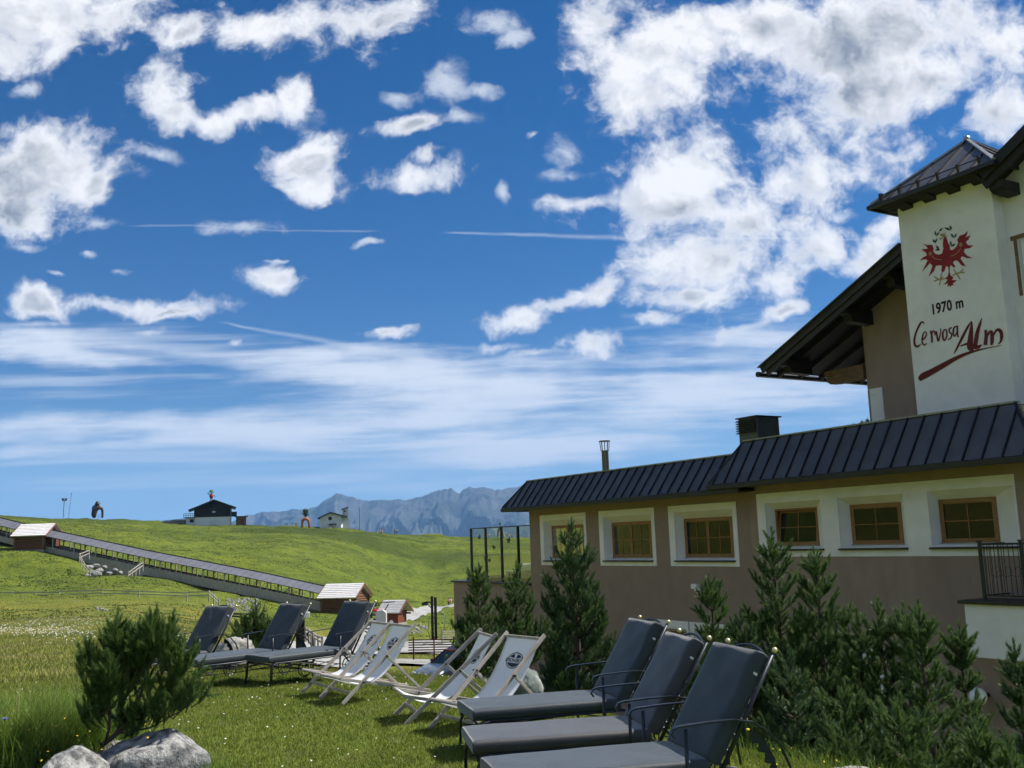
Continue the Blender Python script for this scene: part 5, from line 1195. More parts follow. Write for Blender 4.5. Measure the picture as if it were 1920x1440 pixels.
# ------------------------------------------------------------------ far slope: helpers
def hit(px, py, y0=14., y1=340.):
    Y = y0
    while Y < y1:
        p = P(px, py, Y)
        if p.z < H(p.x, p.y): return p
        Y *= 1.004
    return P(px, py, y1)
def face_cam(p): return -atan2(p.x, p.y)
def skin(name, joints, edges, mat, parent=None, sub=2, loc=None):
    me = bpy.data.meshes.new(name); ks = list(joints); me.from_pydata([joints[k][0] for k in ks], [(ks.index(a), ks.index(b)) for a, b in edges], [])
    o = bpy.data.objects.new(name, me); COL.objects.link(o)
    m = o.modifiers.new('skin', 'SKIN'); sv = me.skin_vertices[0].data
    for i, k in enumerate(ks):
        r = joints[k][1]; sv[i].radius = (r, r) if not isinstance(r, tuple) else r
    sv[0].use_root = True; s = o.modifiers.new('sub', 'SUBSURF'); s.levels = sub; s.render_levels = sub
    bpy.context.view_layer.update()
    m2 = bpy.data.meshes.new_from_object(o.evaluated_get(bpy.context.evaluated_depsgraph_get())); bpy.data.objects.remove(o)
    m2.name = name; m2.materials.clear(); m2.materials.append(mat)
    for p in m2.polygons: p.use_smooth = True
    q = bpy.data.objects.new(name, m2); COL.objects.link(q); q.parent = parent
    if loc is not None: q.location = loc
    return q
def cmat(name, c, r=.8): return pm(name, c, None, rough=r)

# ---- covered conveyor
BL_ = [(-60,994,148.5),(30,1018,143),(80,1030,140),(267,1072,134),(480,1115,128.3),(607,1144,124.5)]
def cline(px):
    a = np.array(BL_); y = np.interp(px, a[:,0], a[:,1]); D = np.interp(px, a[:,0], a[:,2]); return P(px, float(y), float(D))
def conveyor(px0, px1, label):
    pts = [cline(x) for x in np.linspace(px0, px1, 24)]; a, b = pts[0], pts[-1]; dr = Vector((b.x-a.x, b.y-a.y, 0)).normalized(); nr = Vector((dr.y, -dr.x, 0))   # nr points to the camera side
    root = empty('covered_conveyor', a, 0, label, 'conveyor')
    L_ = lambda p: p - a
    rf = MB(); hw = 1.7; ridge = 2.75; eave = 2.05
    for i in range(len(pts)-1):
        p, q = L_(pts[i]), L_(pts[i+1])
        rf.slab([p+nr*(.25+.55)+Vector((0,0,eave)), q+nr*.8+Vector((0,0,eave)), q-nr*1.1+Vector((0,0,ridge)), p-nr*1.1+Vector((0,0,ridge))], .06)
        rf.slab([p-nr*1.1+Vector((0,0,ridge)), q-nr*1.1+Vector((0,0,ridge)), q-nr*2.9+Vector((0,0,eave)), p-nr*2.9+Vector((0,0,eave))], .06)
    rf.build('roof', pm('grey_panel_roof', (.125,.13,.15), (.155,.16,.185), .8, .55, stretch=(1,1,1)), root)
    rb = MB()
    n = int((b-a).length/1.15)
    for k in range(n+1):
        t = k/n; p = L_(cline(px0+(px1-px0)*t)); rb.bar(p+nr*.8+Vector((0,0,eave+.02)), p-nr*1.1+Vector((0,0,ridge+.0)), .02, .02)
    rb.build('roof_seams', M['iron'], root); rb = MB()
    for i in range(len(pts)-1):
        p, q = L_(pts[i]), L_(pts[i+1]); rb.bar(p-nr*1.1+Vector((0,0,ridge+.04)), q-nr*1.1+Vector((0,0,ridge+.04)), .12, .08); rb.bar(p+nr*.8+Vector((0,0,eave-.02)), q+nr*.8+Vector((0,0,eave-.02)), .06, .08)
    rb.build('roof_edge', M['wood_dark'], root)
    sk = MB(); m = int((b-a).length/.30)
    for k in range(m):                                    # vertical skirt boards
        x = px0+(px1-px0)*(k+.5)/m; p = L_(cline(x)); deep = 1.35*max(0, 1-((x-215)/62)**4) if 153 < x < 277 else 0
        hh = .60 + .45*(x-80)/520 + .02*((k*7)%5)
        sk.bar(p+nr*.62+Vector((0,0,hh)), p+nr*.62+Vector((0,0,-.25-deep*.55)), .27, .035, up=nr)
    sk.build('board_skirt', M['wood_grey'], root)
    fl_ = MB()
    for i in range(len(pts)-1):
        p, q = L_(pts[i]), L_(pts[i+1]); fl_.slab([p+nr*.5+Vector((0,0,.42)), q+nr*.5+Vector((0,0,.42)), q-nr*2.7+Vector((0,0,.42)), p-nr*2.7+Vector((0,0,.42))], .1)
        fl_.slab([p-nr*2.7+Vector((0,0,-.5)), q-nr*2.7+Vector((0,0,-.5)), q-nr*2.72+Vector((0,0,.62)), p-nr*2.72+Vector((0,0,.62))], .05)
    fl_.build('walkway', M['wood_dark'], root)
    k = 0; L0 = (b-a).length; n = int(L0/1.75)
    for k in range(n+1):
        x = px0+(px1-px0)*k/n; p = L_(cline(x)); ps = MB()
        ps.bar(p+nr*.55+Vector((0,0,.3)), p+nr*.55+Vector((0,0,eave)), .13, .13); ps.bar(p-nr*2.65+Vector((0,0,.3)), p-nr*2.65+Vector((0,0,eave+.1)), .13, .13)
        ps.bar(p+nr*.55+Vector((0,0,eave-.35)), p+nr*.2+Vector((0,0,eave+.12)), .08, .08); ps.bar(p+nr*.55+Vector((0,0,eave-.4)), p+nr*.55+dr*.4+Vector((0,0,eave-.02)), .07,.07)
        ps.build('post_pair', M['wood_grey'] if k % 2 else M['wood_beam'], root)
    return root
conveyor(84, 606, 'long covered conveyor with grey sheet roof running down the slope between the two log huts')
conveyor(-60, 34, 'upper stretch of covered conveyor left of the upper log hut, cut by the photo edge')

# ---- log huts
def hut(px, py, D, wpx, hpx, label, rz=.0, dep=3.6, kiosk=False):
    p = P(px, py, D); s = D/FPX; w = wpx*s; h = hpx*s
    root = empty('log_hut' if not kiosk else 'ticket_kiosk', p, face_cam(p)+rz, label, 'hut' if not kiosk else 'kiosk')
    wh = h*.55; rw = w/2+.55
    # ridge runs along x; gable ends to the sides
    lg_ = MB(); n = max(int(wh/.26), 3) if not kiosk else 0
    for k in range(n):
        z = .13+k*wh/n; r_ = wh/n/2*.98
        for y in (-dep/2, dep/2): lg_.cyl((-w/2-.25,y,z),(w/2+.25,y,z), r_, 10)
        for x in (-w/2, w/2): lg_.cyl((x,-dep/2-.25,z+r_),(x,dep/2+.25,z+r_), r_, 10)
    if not kiosk:
        for k in range(int(n*.62)):
            z = wh+.12+k*wh/n; hwid = dep/2*(1-(k+.5)/(n*.68))
            for x in (-w/2, w/2): lg_.cyl((x,-hwid,z),(x,hwid,z), wh/n/2, 8)
        lg_.box(-w/2+.1,w/2-.1,-dep/2+.1,dep/2-.1,.1,wh)
        lg_.build('log_walls', M['wood_log'], root, smooth=False)
        b = MB(); b.box(-w/2-.1,w/2+.1,-dep/2-.1,dep/2+.1,-1.3,.02); b.build('concrete_base', M['concrete'], root)
    e = wh-.05; top = h; ov = .62
    rf = MB()
    rf.slab([(-rw,-dep/2-ov,e),(rw,-dep/2-ov,e),(rw,0,top),(-rw,0,top)], .10); rf.slab([(rw,dep/2+ov,e),(-rw,dep/2+ov,e),(-rw,0,top),(rw,0,top)], .10)
    r_ = rf.build('roof', M['shingle'], root)
    sh_ = MB()
    for k in range(8):
        t = k/8; y = -dep/2-ov+t*(dep/2+ov); z = e+t*(top-e); sh_.box(-rw+.02,rw-.02,y,y+.03,z+.005,z+.05)
    sh_.build('shingle_courses', M['shingle'], r_)
    vb_ = MB()
    for x in (-rw-.02, rw+.02):
        vb_.bar((x,-dep/2-ov,e-.08),(x,0,top-.08),.05,.22); vb_.bar((x,dep/2+ov,e-.08),(x,0,top-.08),.05,.22)
    for y in (-dep/2, 0, dep/2): vb_.cyl((-rw,y,(e if y else top)-.2+(0 if y else -.05)),(rw,y,(e if y else top)-.2+(0 if y else -.05)),.10,8)
    vb_.build('verge_boards', M['wood_log'], r_)
    return root, w, h, dep, wh
hut(70, 1031, 141, 50, 48, 'upper log hut with silver shingle roof at the left, astride the conveyor', rz=-R(24), dep=5.0)
hut(648, 1147, 124, 60, 51, 'lower log hut with silver shingle roof at the foot of the conveyor', rz=-R(24), dep=4.4)
kr, kw, kh, kd, kwh = hut(741, 1172, 112, 30, 45, 'red-brown ticket kiosk with glass corner windows beside the gravel path', rz=-R(30), dep=1.9, kiosk=True)
b = MB(); b.box(-kw/2,kw/2,-kd/2,kd/2,.28,.28+1.0); b.build('panelling', pm('red_brown_panel', (.17,.045,.022), (.23,.06,.03), 3, .6), kr)
b = MB(); b.box(-kw/2-.05,kw/2+.05,-kd/2-.05,kd/2+.05,-1.0,.28); b.build('base', M['concrete'], kr)
b = MB()
for x in (-kw/2,-kw/6,kw/6,kw/2):
    for y in (-kd/2,kd/2): b.box(x-.04,x+.04,y-.04,y+.04,1.28,kwh+.1)
b.box(-kw/2,kw/2,-kd/2-.03,kd/2+.03,kwh-.35,kwh+.05); b.build('window_posts', M['wood_log'], kr)
b = MB(); b.box(-kw/2+.02,kw/2-.02,-kd/2+.02,kd/2-.02,1.28,kwh-.35); b.build('window', M['pane'], kr)
b = MB(); b.box(-kw/2+.5,-kw/2+1.3,-kd/2-.06,-kd/2-.035,1.38,1.72); b.build('notice', M['labelw'], kr)
b = MB(); b.box(kw/2-.1,kw/2+.5,-kd/2-.10,-kd/2-.05,kwh-.3,kwh); b.build('blue_sign', cmat('blue_sign', (.02,.04,.14)), kr)

# ---- lift drive with red cowl beside the kiosk, and its concrete block
p = P(706,1172,108); root = empty('lift_drive', p, face_cam(p), 'drag lift drive with a red cowl on a black frame left of the kiosk', 'lift machine'); k = 108/FPX
b = MB()
for x in (-.55,.25): b.box(x-.12,x+.12,-.3,.3,-.5,1.35)
b.box(-.75,.5,-.35,.35,.5,.7); b.box(-.7,.45,-.35,.35,1.0,1.15); b.build('frame', M['iron'], root)
b = MB(); b.lathe([(.9,0),(.95,.1),(.55,.3),(.2,.36),(.02,.38)],(0,0,0),20); c = b.build('cowl', cmat('red_cowl', (.35,.015,.015), .4), root, smooth=True); c.location = (-.1,0,1.4); c.scale = (.8,.6,.9)
b = MB(); b.tube([(.3,0,1.3),(.9,0,1.5),(1.3,0,2.15)],.06,6); b.bar((-.9,0,2.25),(2.0,0,2.35),.07,.07); b.bar((-.6,0,1.9),(.4,0,2.1),.18,.1); b.tube([(-.4,0,1.7),(-.2,0,2.0),(.1,0,2.3)],.07,6); b.build('tow_arm', M['iron'], root)
p = P(717,1172,107.5); b = MB(); b.prism([(-.65,-.6),(.45,-.6),(.45,1.3),(.1,1.6),(-.5,1.55),(-.65,1.2)],'y',-.4,.4); tag(b.build('concrete_block', pm('pale_concrete', (.45,.44,.43), (.56,.55,.54), 2, .9), None, bevel=.03, loc=p), 'pale concrete block between the red lift cowl and the kiosk', 'concrete block')
# ---- lift mast
p = P(814,1187,85); root = empty('lift_mast', p, face_cam(p), 'dark timber lift mast with a short braced arm beside the gravel path', 'lift mast')
b = MB(); b.box(-.24,-.02,-.14,.14,-.5,3.05); b.box(.03,.27,-.14,.14,-.5,2.95); b.build('timber_post', M['wood_dark'], root)
b = MB(); b.bar((-.05,0,2.55),(-.85,0,2.55),.10,.12); b.bar((-.08,0,1.95),(-.6,0,2.5),.08,.08); b.build('arm', M['wood_dark'], root)
b = MB(); b.cyl((-.62,-.12,2.42),(-.62,.12,2.42),.15,12); b.cyl((-.88,-.12,2.42),(-.88,.12,2.42),.13,12); b.bar((-1.0,0,2.45),(-.5,0,2.45),.05,.1); b.build('pulley', M['iron'], root)
b = MB(); b.tube([(.2,0,1.6),(.55,0,1.75),(.85,0,1.6),(.95,0,1.1),(.85,0,.4),(.7,0,-.2)],.035,6); b.tube([(-.35,0,1.4),(-.45,0,.9),(-.5,0,.2),(-.3,0,-.6),(-.15,0,-1.2)],.035,6); b.build('bent_tow_bar', M['sheet_light'], root, smooth=True)
# ---- slatted fence by the road
def slatfence(name, pxa, pya, pxb, pyb, D, n, hgt, cols, label, posts):
    a = P(pxa, pya, D); c = P(pxb, pyb, D*1.02); root = empty(name, a, 0, label, 'fence'); L_ = c-a
    b = MB()
    for k in range(n): z = hgt*(k+.5)/n; b.bar((0,0,z), L_+Vector((0,0,z)), .03, hgt/n*.42)
    b.build('rail', cols[0], root)
    if cols[1]:
        b = MB(); b.slab([Vector((0,.05,.03)), L_+Vector((0,.05,.03)), L_+Vector((0,.05,hgt*.80)), Vector((0,.05,hgt*.80))], .02); b.build('white_panel', cols[1], root)
    for t in posts: q = MB(); v = L_*t; q.bar(v+Vector((0,-.04,-.25)), v+Vector((0,-.04,hgt+.08)), .06, .06); q.build('post', cols[2], root)
slatfence('board_fence', 766,1226,872,1224,46,6,.66,(cmat('dark_red_rail',(.05,.018,.018)), None, cmat('red_post',(.14,.02,.02))), 'low fence of six dark red-brown rails beside the pale road', [.09,.45,.8])
slatfence('rail_fence', 824,1199,872,1198,58,4,.5,(M['wood_grey'], None, M['wood_grey']), 'small grey rail fence behind the dark red-railed one', [.1,.9])
# ---- parked car
p = P(862,1240,40.5); cz = H(p.x, p.y); car = empty('parked_car', (p.x,p.y,min(cz,-4.0)), R(48), 'parked car with a red roof and silver bonnet, half hidden below the lawn edge', 'car'); 
silver = pm('silver_car_paint', (.45,.47,.48), None, rough=.25, metal=.5); redp = pm('red_car_paint', (.25,.01,.02), None, rough=.25)
def loft(secs, name, m, parent, smooth=True):
    mb = MB(); n = len(secs[0]); 
    for s_ in secs: mb.v += [Vector(v) for v in s_]
    for i in range(len(secs)-1):
        for k in range(n-1): a = i*n+k; mb.f.append((a,a+1,a+n+1,a+n))
    mb.f.append(tuple(range(n))); mb.f.append(tuple(range((len(secs)-1)*n, len(secs)*n)))
    return smoothang(mb.build(name, m, parent), 35)
def sec(x, w, zb, zt, cr=.06): return [(x,-w,zb),(x,-w,zt-cr),(x,-w+cr,zt),(x,w-cr,zt),(x,w,zt-cr),(x,w,zb)]
loft([sec(-1.95,.62,.35,.60),sec(-1.80,.76,.22,.74),(sec(-1.1,.84,.2,.90)),sec(-.7,.86,.2,.95),sec(.9,.86,.2,.98),sec(1.5,.84,.2,.96),sec(1.75,.76,.28,.80)],'body',silver,car)
loft([sec(-.22,.64,1.24,1.38,.04),sec(.2,.68,1.28,1.52,.08),sec(.9,.66,1.28,1.50,.08),sec(1.3,.62,1.14,1.34,.06)],'roof',redp,car)
b = MB(); b.add([(-.85,-.74,.94),(-.85,.74,.94),(-.16,.60,1.37),(-.16,-.60,1.37)],[(0,1,2,3)]); b.add([(1.55,-.7,.96),(1.55,.7,.96),(1.14,.58,1.36),(1.14,-.58,1.36)],[(0,1,2,3)])
for s in (-1,1): b.add([(-.80,s*.80,.95),(1.5,s*.80,.97),(1.1,s*.63,1.37),(-.12,s*.63,1.37)],[(0,1,2,3)])
b.build('windows', pm('tinted_car_glass', (.02,.045,.05), (.03,.06,.065), 2, .35, spec=.4), car, fix=False)
b = MB()
for s in (-1,1):
    b.bar((-.86,s*.77,.94),(-.14,s*.62,1.39),.05,.05); b.bar((.45,s*.80,.96),(.45,s*.64,1.39),.05,.04); b.bar((1.52,s*.76,.96),(1.13,s*.61,1.38),.07,.05)
b.build('pillar', redp, car)
for x in (-1.2,1.1):
    for s in (-1,1):
        w_ = MB(); w_.cyl((x,s*.68,.31),(x,s*.88,.31),.31,20); wo_ = w_.build('wheel', M['black'], car); r_ = MB(); r_.cyl((x,s*.87,.31),(x,s*.89,.31),.2,16); r_.build('rim', silver, wo_)
for s in (-1,1):
    h_ = MB(); h_.box(-1.90,-1.78,s*.66-.12,s*.66+.12,.58,.70); h_.build('headlight', M['labelw'], car, bevel=.02)
    h_ = MB(); h_.box(-.72,-.6,s*.88-.08,s*.88+.08,.95,1.06); h_.build('mirror', M['black'], car, bevel=.03)
# ---- dark timber stand with a white box, between the lounger backs
p = P(563,1204,60); root = empty('timber_stand', p, face_cam(p), 'dark log stand with a white box on top, seen between two lounger backs', 'stand')
b = MB()
for k in range(8): b.cyl((-.26,0,-.3+k*.22),(.26,0,-.3+k*.22),.11,8); b.cyl((0,-.26,-.2+k*.22),(0,.26,-.2+k*.22),.10,8)
b.build('log_stack', M['wood_dark'], root)
b = MB(); b.box(.05,.55,-.25,.25,1.42,1.72); b.build('white_box', M['labelw'], root, bevel=.02)
# ---- field fences
def railfence(name, pix, label, h=.9, step=2.3, m=None, y0=20, rails=(.45,.85), lift=0, D=None):
    m = m or M['wood_grey']; pts = [hit(a, b_, y0) if D is None else P(a, b_, D[i]) for i, (a, b_) in enumerate(pix)]; dense = []
    for i in range(len(pts)-1):
        a, b_ = pts[i], pts[i+1]; n = max(int((b_-a).length/step), 1)
        for k in range(n): q = a.lerp(b_, k/n); dense.append(q)
    dense.append(pts[-1])
    if D is None: dense = [Vector((q.x, q.y, H(q.x,q.y)+lift)) for q in dense]
    o = dense[0]; root = empty(name, o, 0, label, 'fence'); rl = MB(); ra = random.Random(3)
    for i, q in enumerate(dense):
        ps = MB(); v = q-o; ps.bar(v+Vector((0,0,-.3)), v+Vector((ra.uniform(-.05,.05),0,h+ra.uniform(-.05,.1))), .11, .11); ps.build('post', m, root)
        if i: 
            u_ = dense[i-1]-o
            for z in rails: rl.bar(u_+Vector((0,-.07,h*z+ra.uniform(-.04,.04))), v+Vector((0,-.07,h*z+ra.uniform(-.04,.04))), .05, .10)
    rl.build('rails', m, root)
railfence('field_fence', [(-60,1126),(22,1123),(110,1122),(190,1119),(260,1121),(350,1124),(392,1122),(401,1130),(410,1139)], 'long weathered two-rail fence across the lower meadow on the left', h=.75, D=[103,101,100,100,99,98,97,94,91], step=2.6)
railfence('bridge_railing', [(167,1044),(149,1052),(156,1066),(168,1082)], 'pale two-rail railing bending down left of the conveyor bridge', h=1.0, D=[130.5,128,124,121], step=1.6)
railfence('bridge_railing', [(268,1067),(240,1087)], 'pale two-rail railing right of the conveyor bridge', h=1.0, D=[128,121], step=1.6)
railfence('rope_fence', [(574,1193),(590,1204),(603,1213)], 'short pale rail fence just right of the dark log stand', h=.5, D=[58,54,51], step=1.2)
railfence('garden_fence', [(428,1160),(470,1163)], 'thin dark fence behind the pine bush', h=.4, D=[62,62], step=1.2, m=M['iron'])
# ---- stones in the hollow and on the scree
for i, (px, py, D, r_) in enumerate([(176,1078,126,.9),(186,1070,127,.55),(204,1076,128.5,.5),(214,1070,129,.45),(168,1064,128,.5),(226,1074,129,.35),(180,1062,129,.5),(164,1080,123,.35),(195,1064,130,.4)]):
    p = P(px, py, D); rock('boulder', (p.x,p.y,p.z), (r_*1.2,r_,r_*.75), 60+i, M['rock_light'] if i % 3 else M['rock'], 'rock in the hollow under the conveyor bridge', i, sub=3, group='rocks under the conveyor bridge')
def scatter_rocks(name, px0, px1, py0, py1, n, rmin, rmax, seed, mat, Dm):
    g = np.random.default_rng(seed); mb = MB()
    for _ in range(n):
        q = hit(g.uniform(px0, px1), g.uniform(py0, py1), Dm); r_ = g.uniform(rmin, rmax)*q.y/100; c = Vector((q.x,q.y,H(q.x,q.y)+r_*.2))
        k = 6; ph = g.uniform(0,6)
        top = [c+Vector((cos(ph+i*pi/3)*r_*g.uniform(.5,.8), sin(ph+i*pi/3)*r_*g.uniform(.5,.8), r_*g.uniform(.3,.6))) for i in range(k)]; bot = [c+Vector((cos(ph+i*pi/3)*r_*g.uniform(.8,1.2), sin(ph+i*pi/3)*r_*g.uniform(.8,1.2), -r_*.4)) for i in range(k)]
        mb.add(bot+top+[c+Vector((0,0,r_*.75))], [(i,(i+1)%k,(i+1)%k+k,i+k) for i in range(k)]+[(i+k,(i+1)%k+k,2*k) for i in range(k)])
    return tag(mb.build(name, mat), kind='stuff')
scatter_rocks('scree', 425, 488, 1122, 1150, 130, .06, .22, 5, M['rock'], 60)
scatter_rocks('scree', 180, 200, 1138, 1148, 14, .08, .2, 6, M['rock_light'], 60)
scatter_rocks('scree', 770, 800, 1174, 1188, 25, .08, .25, 7, M['rock_light'], 60)
scatter_rocks('scree', 300, 860, 1010, 1110, 30, .04, .11, 8, M['rock_light'], 120)
# ---- gravel path and road draped on the slope
PATHPTS = []
def ribbon(name, pix, widths, mat, y0=20, lift=.10):
    ctr = [hit(a, b_, y0) for a, b_ in pix]; pts = crspl([(p.x, p.y, w) for p, w in zip(ctr, widths)], 14); v = []; f = []; nx = 6; PATHPTS.extend(pts)
    for i, (x, y, w) in enumerate(pts):
        a = pts[max(i-1,0)]; c = pts[min(i+1,len(pts)-1)]; d = Vector((c[0]-a[0], c[1]-a[1])).normalized(); n_ = Vector((-d.y, d.x))
        for k in range(nx+1):
            u = (k/nx-.5)*w*(1+.06*sin(i*1.3+k)); X = x+n_.x*u; Y = y+n_.y*u; v.append((X, Y, H(X, Y)+lift))
    for i in range(len(pts)-1):
        for k in range(nx): a = i*(nx+1)+k; f.append((a,a+1,a+nx+2,a+nx+1))
    return tag(raw(name, v, f, mat, smooth=True), kind='structure')
gravel = pm('pale_gravel', (.25,.245,.235), (.36,.355,.34), 2, .95, .01, 30, c3=(.20,.19,.165), s3=.3)
ribbon('path', [(880,1132),(840,1138),(800,1147),(765,1156),(735,1167),(700,1180),(665,1196),(632,1212),(612,1232),(640,1246),(690,1250)], [3.2,3.2,3.2,3.2,3.4,3.8,4.2,4.5,4.5,4.5,4.6], gravel)
ribbon('road', [(600,1252),(680,1248),(760,1247),(840,1249),(900,1252)], [4.2,4.4,4.6,4.6,4.6], gravel, lift=.14)
ribbon('gravel_yard', [(755,1217),(820,1216),(900,1216)], [13,14,14], gravel, lift=.12)

# ------------------------------------------------------------------ on the ridge
def at(px, py, D): return P(px, py, D)
# chalet
D = 285.; k = D/FPX; p = at(398,985,D); ch = empty('dark_chalet', p, face_cam(p), 'dark timber chalet on a white plastered base, on the ridge', 'house')
def X_(px): return (px-398)*k
def Z_(py): return (985-py)*k
q = MB(); q.box(X_(368),X_(431),-5,5,-1.5,Z_(970.5)); q.box(X_(352),X_(368),-4.4,4,-1.0,Z_(971)); q.build('plastered_base', M['stucco_white'], ch)
q = MB(); q.prism([(X_(366),Z_(970.4)),(X_(432),Z_(970.4)),(X_(432),Z_(955)),(X_(400.5),Z_(941)),(X_(366),Z_(955))],'y',-5.1,5); 
for kk in range(9): z = Z_(970.4)+kk*.32; q.box(X_(366)-.02,X_(432)+.02,-5.15,-5.10,z,z+.26)
q.build('timber_storey', M['wood_dark'], ch)
q = MB(); q.slab([(X_(355.5),-6.6,Z_(957)),(X_(400.5),-6.6,Z_(939)),(X_(400.5),6,Z_(939)),(X_(355.5),6,Z_(957))],.3); q.slab([(X_(400.5),-6.6,Z_(939)),(X_(440),-6.6,Z_(954)),(X_(440),6,Z_(954)),(X_(400.5),6,Z_(939))],.3); q.build('roof', M['black'], ch)
q = MB(); q.box(X_(396.5),X_(404),-5.2,-5.12,Z_(963),Z_(957)); w_ = q.build('window', M['pane'], ch); q = MB(); q.box(X_(398),X_(403),-5.24,-5.2,Z_(962.6),Z_(960.6)); q.build('curtain', M['labelw'], w_)
q = MB(); q.box(X_(359),X_(365.5),-4.5,-4.4,Z_(979.5),Z_(974)); q.build('window', M['black'], ch)
q = MB(); q.box(X_(348),X_(366),-5.5,-1,Z_(970.6),Z_(970)); q.box(X_(431),X_(441),-5.5,-1,Z_(970.2),Z_(969.6)); 
for s in (348,352,356,360,364): q.box(X_(s)-.06,X_(s)+.06,-5.5,-5.4,Z_(970),Z_(963.5))
q.box(X_(348),X_(366),-5.5,-5.4,Z_(964.2),Z_(963.4)); q.box(X_(348),X_(366),-5.5,-5.4,Z_(967.4),Z_(966.8)); q.box(X_(431),X_(441),-5.5,-5.4,Z_(969.6),Z_(962)); q.build('balcony', M['wood_dark'], ch)
q = MB(); q.box(X_(430),X_(430)+.25,-5.2,-4.9,-1,Z_(955)); q.box(X_(445),X_(445)+.2,-5,-4.8,-1,Z_(970)); q.build('drainpipe', M['sheet_light'], ch)
p = at(453,989,D-2); sh = empty('wooden_shed', p, face_cam(p), 'small flat-roofed wooden shed with a red-brown door right of the chalet', 'shed')
q = MB(); q.box(-10*k,8*k,-1.5,1.5,-.5,19*k); q.build('plank_walls', M['wood_beam'], sh); q = MB(); q.box(-12*k,11*k,-2,2,19*k,20.5*k); q.build('roof', M['sheet_dark'], sh); q = MB(); q.box(-1.5*k,4*k,-1.56,-1.5,0,14*k); q.build('door', cmat('red_brown_door',(.16,.03,.015)), sh)
# dry wall / pens left of the chalet
D2 = 286.; p = at(330,979,D2); q = MB(); g = random.Random(4)
for i in range(16):
    x = (-26+i*3.2)*k; hgt = (2.5+3*i/16+g.uniform(-.6,.8))*k; q.box(x,x+2.4*k,-.3,.3,-.6,hgt)
q.bar((-26*k,0,3.0*k),(26*k,0,6.5*k),.15,.15); tag(q.build('dry_stone_wall', M['rock'], None, loc=p), 'broken grey stone wall climbing to the chalet from the left', 'stone wall')
# roof figure with green hat (generic)
p = at(396,939.5,D-4); fg = empty('roof_figure', p, face_cam(p), 'painted figure with a green hat and red shirt on the chalet roof, arms spread', 'statue'); s = 3.1
skb = cmat('tan_paint',(.30,.15,.07))
skin('body', {'pel':((0,0,.36*s),.10*s),'sp':((0,0,.50*s),.10*s),'neck':((0,0,.60*s),.05*s),'hd':((0,0,.74*s),.13*s),'lk':((-.07*s,0,.19*s),.045*s),'lf':((-.09*s,0,.02*s),.04*s),'rk':((.07*s,0,.19*s),.045*s),'rf':((.09*s,0,.02*s),.04*s),
 'ls':((-.12*s,0,.56*s),.045*s),'le':((-.24*s,0,.66*s),.04*s),'lh':((-.36*s,0,.76*s),.045*s),'rs':((.12*s,0,.56*s),.045*s),'re':((.25*s,0,.48*s),.04*s),'rh':((.40*s,0,.42*s),.04*s)},
 [('pel','sp'),('sp','neck'),('neck','hd'),('pel','lk'),('lk','lf'),('pel','rk'),('rk','rf'),('sp','ls'),('ls','le'),('le','lh'),('sp','rs'),('rs','re'),('re','rh')], skb, fg, 1)
q = MB(); q.lathe([(.15*s,.30*s),(.17*s,.45*s),(.15*s,.60*s)],(0,0,0),12); q.build('shirt', cmat('red_paint',(.45,.03,.03)), fg, smooth=True)
q = MB(); q.lathe([(.28*s,.79*s),(.27*s,.82*s),(.17*s,.83*s),(.16*s,.92*s),(.11*s,1.0*s),(.02*s,1.01*s)],(0,0,0),14); q.build('hat', cmat('green_paint',(.02,.13,.035)), fg, smooth=True)
# big crouching figure on the left of the ridge
p = at(181,972.5,291); fg = empty('giant_figure', p, face_cam(p), 'giant dark wooden figure in a blue vest leaning over its knee, on the left ridge', 'statue'); kk = 291/FPX
def j(x, y, r): return ((( x-181)*kk, 0, (972.5-y)*kk), r*kk)
skin('body', {'hip':j(175,960,5.4),'ch':j(178,951,6.2),'neck':j(181,947,3),'hd':j(182,943.5,4.8),'kn':j(176.5,966,4.4),'ft':j(177.5,972,3.6),'sh':j(185,952.5,3.6),'el':j(189.5,953.5,3.2),'hnd':j(191,960,2.2),'ft2':j(191,968,2.0),'toe':j(191,972,2.2)},
 [('hip','ch'),('ch','neck'),('neck','hd'),('hip','kn'),('kn','ft'),('ch','sh'),('sh','el'),('el','hnd'),('hnd','ft2'),('ft2','toe')], pm('stained_wood_figure',(.035,.018,.015),(.08,.04,.03),1,.7), fg, 1)
skin('vest', {'a':j(174.5,958,4.5),'b':j(177.5,951,5.6),'c':j(180,948.5,3.8)}, [('a','b'),('b','c')], cmat('blue_vest',(.05,.13,.19)), fg, 1)
q = MB(); 
for y in (966,969,972): q.box((182-181)*kk,(189-181)*kk,-.1,.1,(972.5-y)*kk,(972.5-y+.7)*kk)
q.build('ladder_rungs', M['sheet_light'], fg)
q = MB(); q.lathe([(5.2*kk,0),(5.0*kk,.15),(3.6*kk,.3),(3.2*kk,.75),(.2,.8)],(0,0,0),12); q.build('cap', M['black'], fg, smooth=True, loc=(.15,0,(972.5-945.5)*kk))
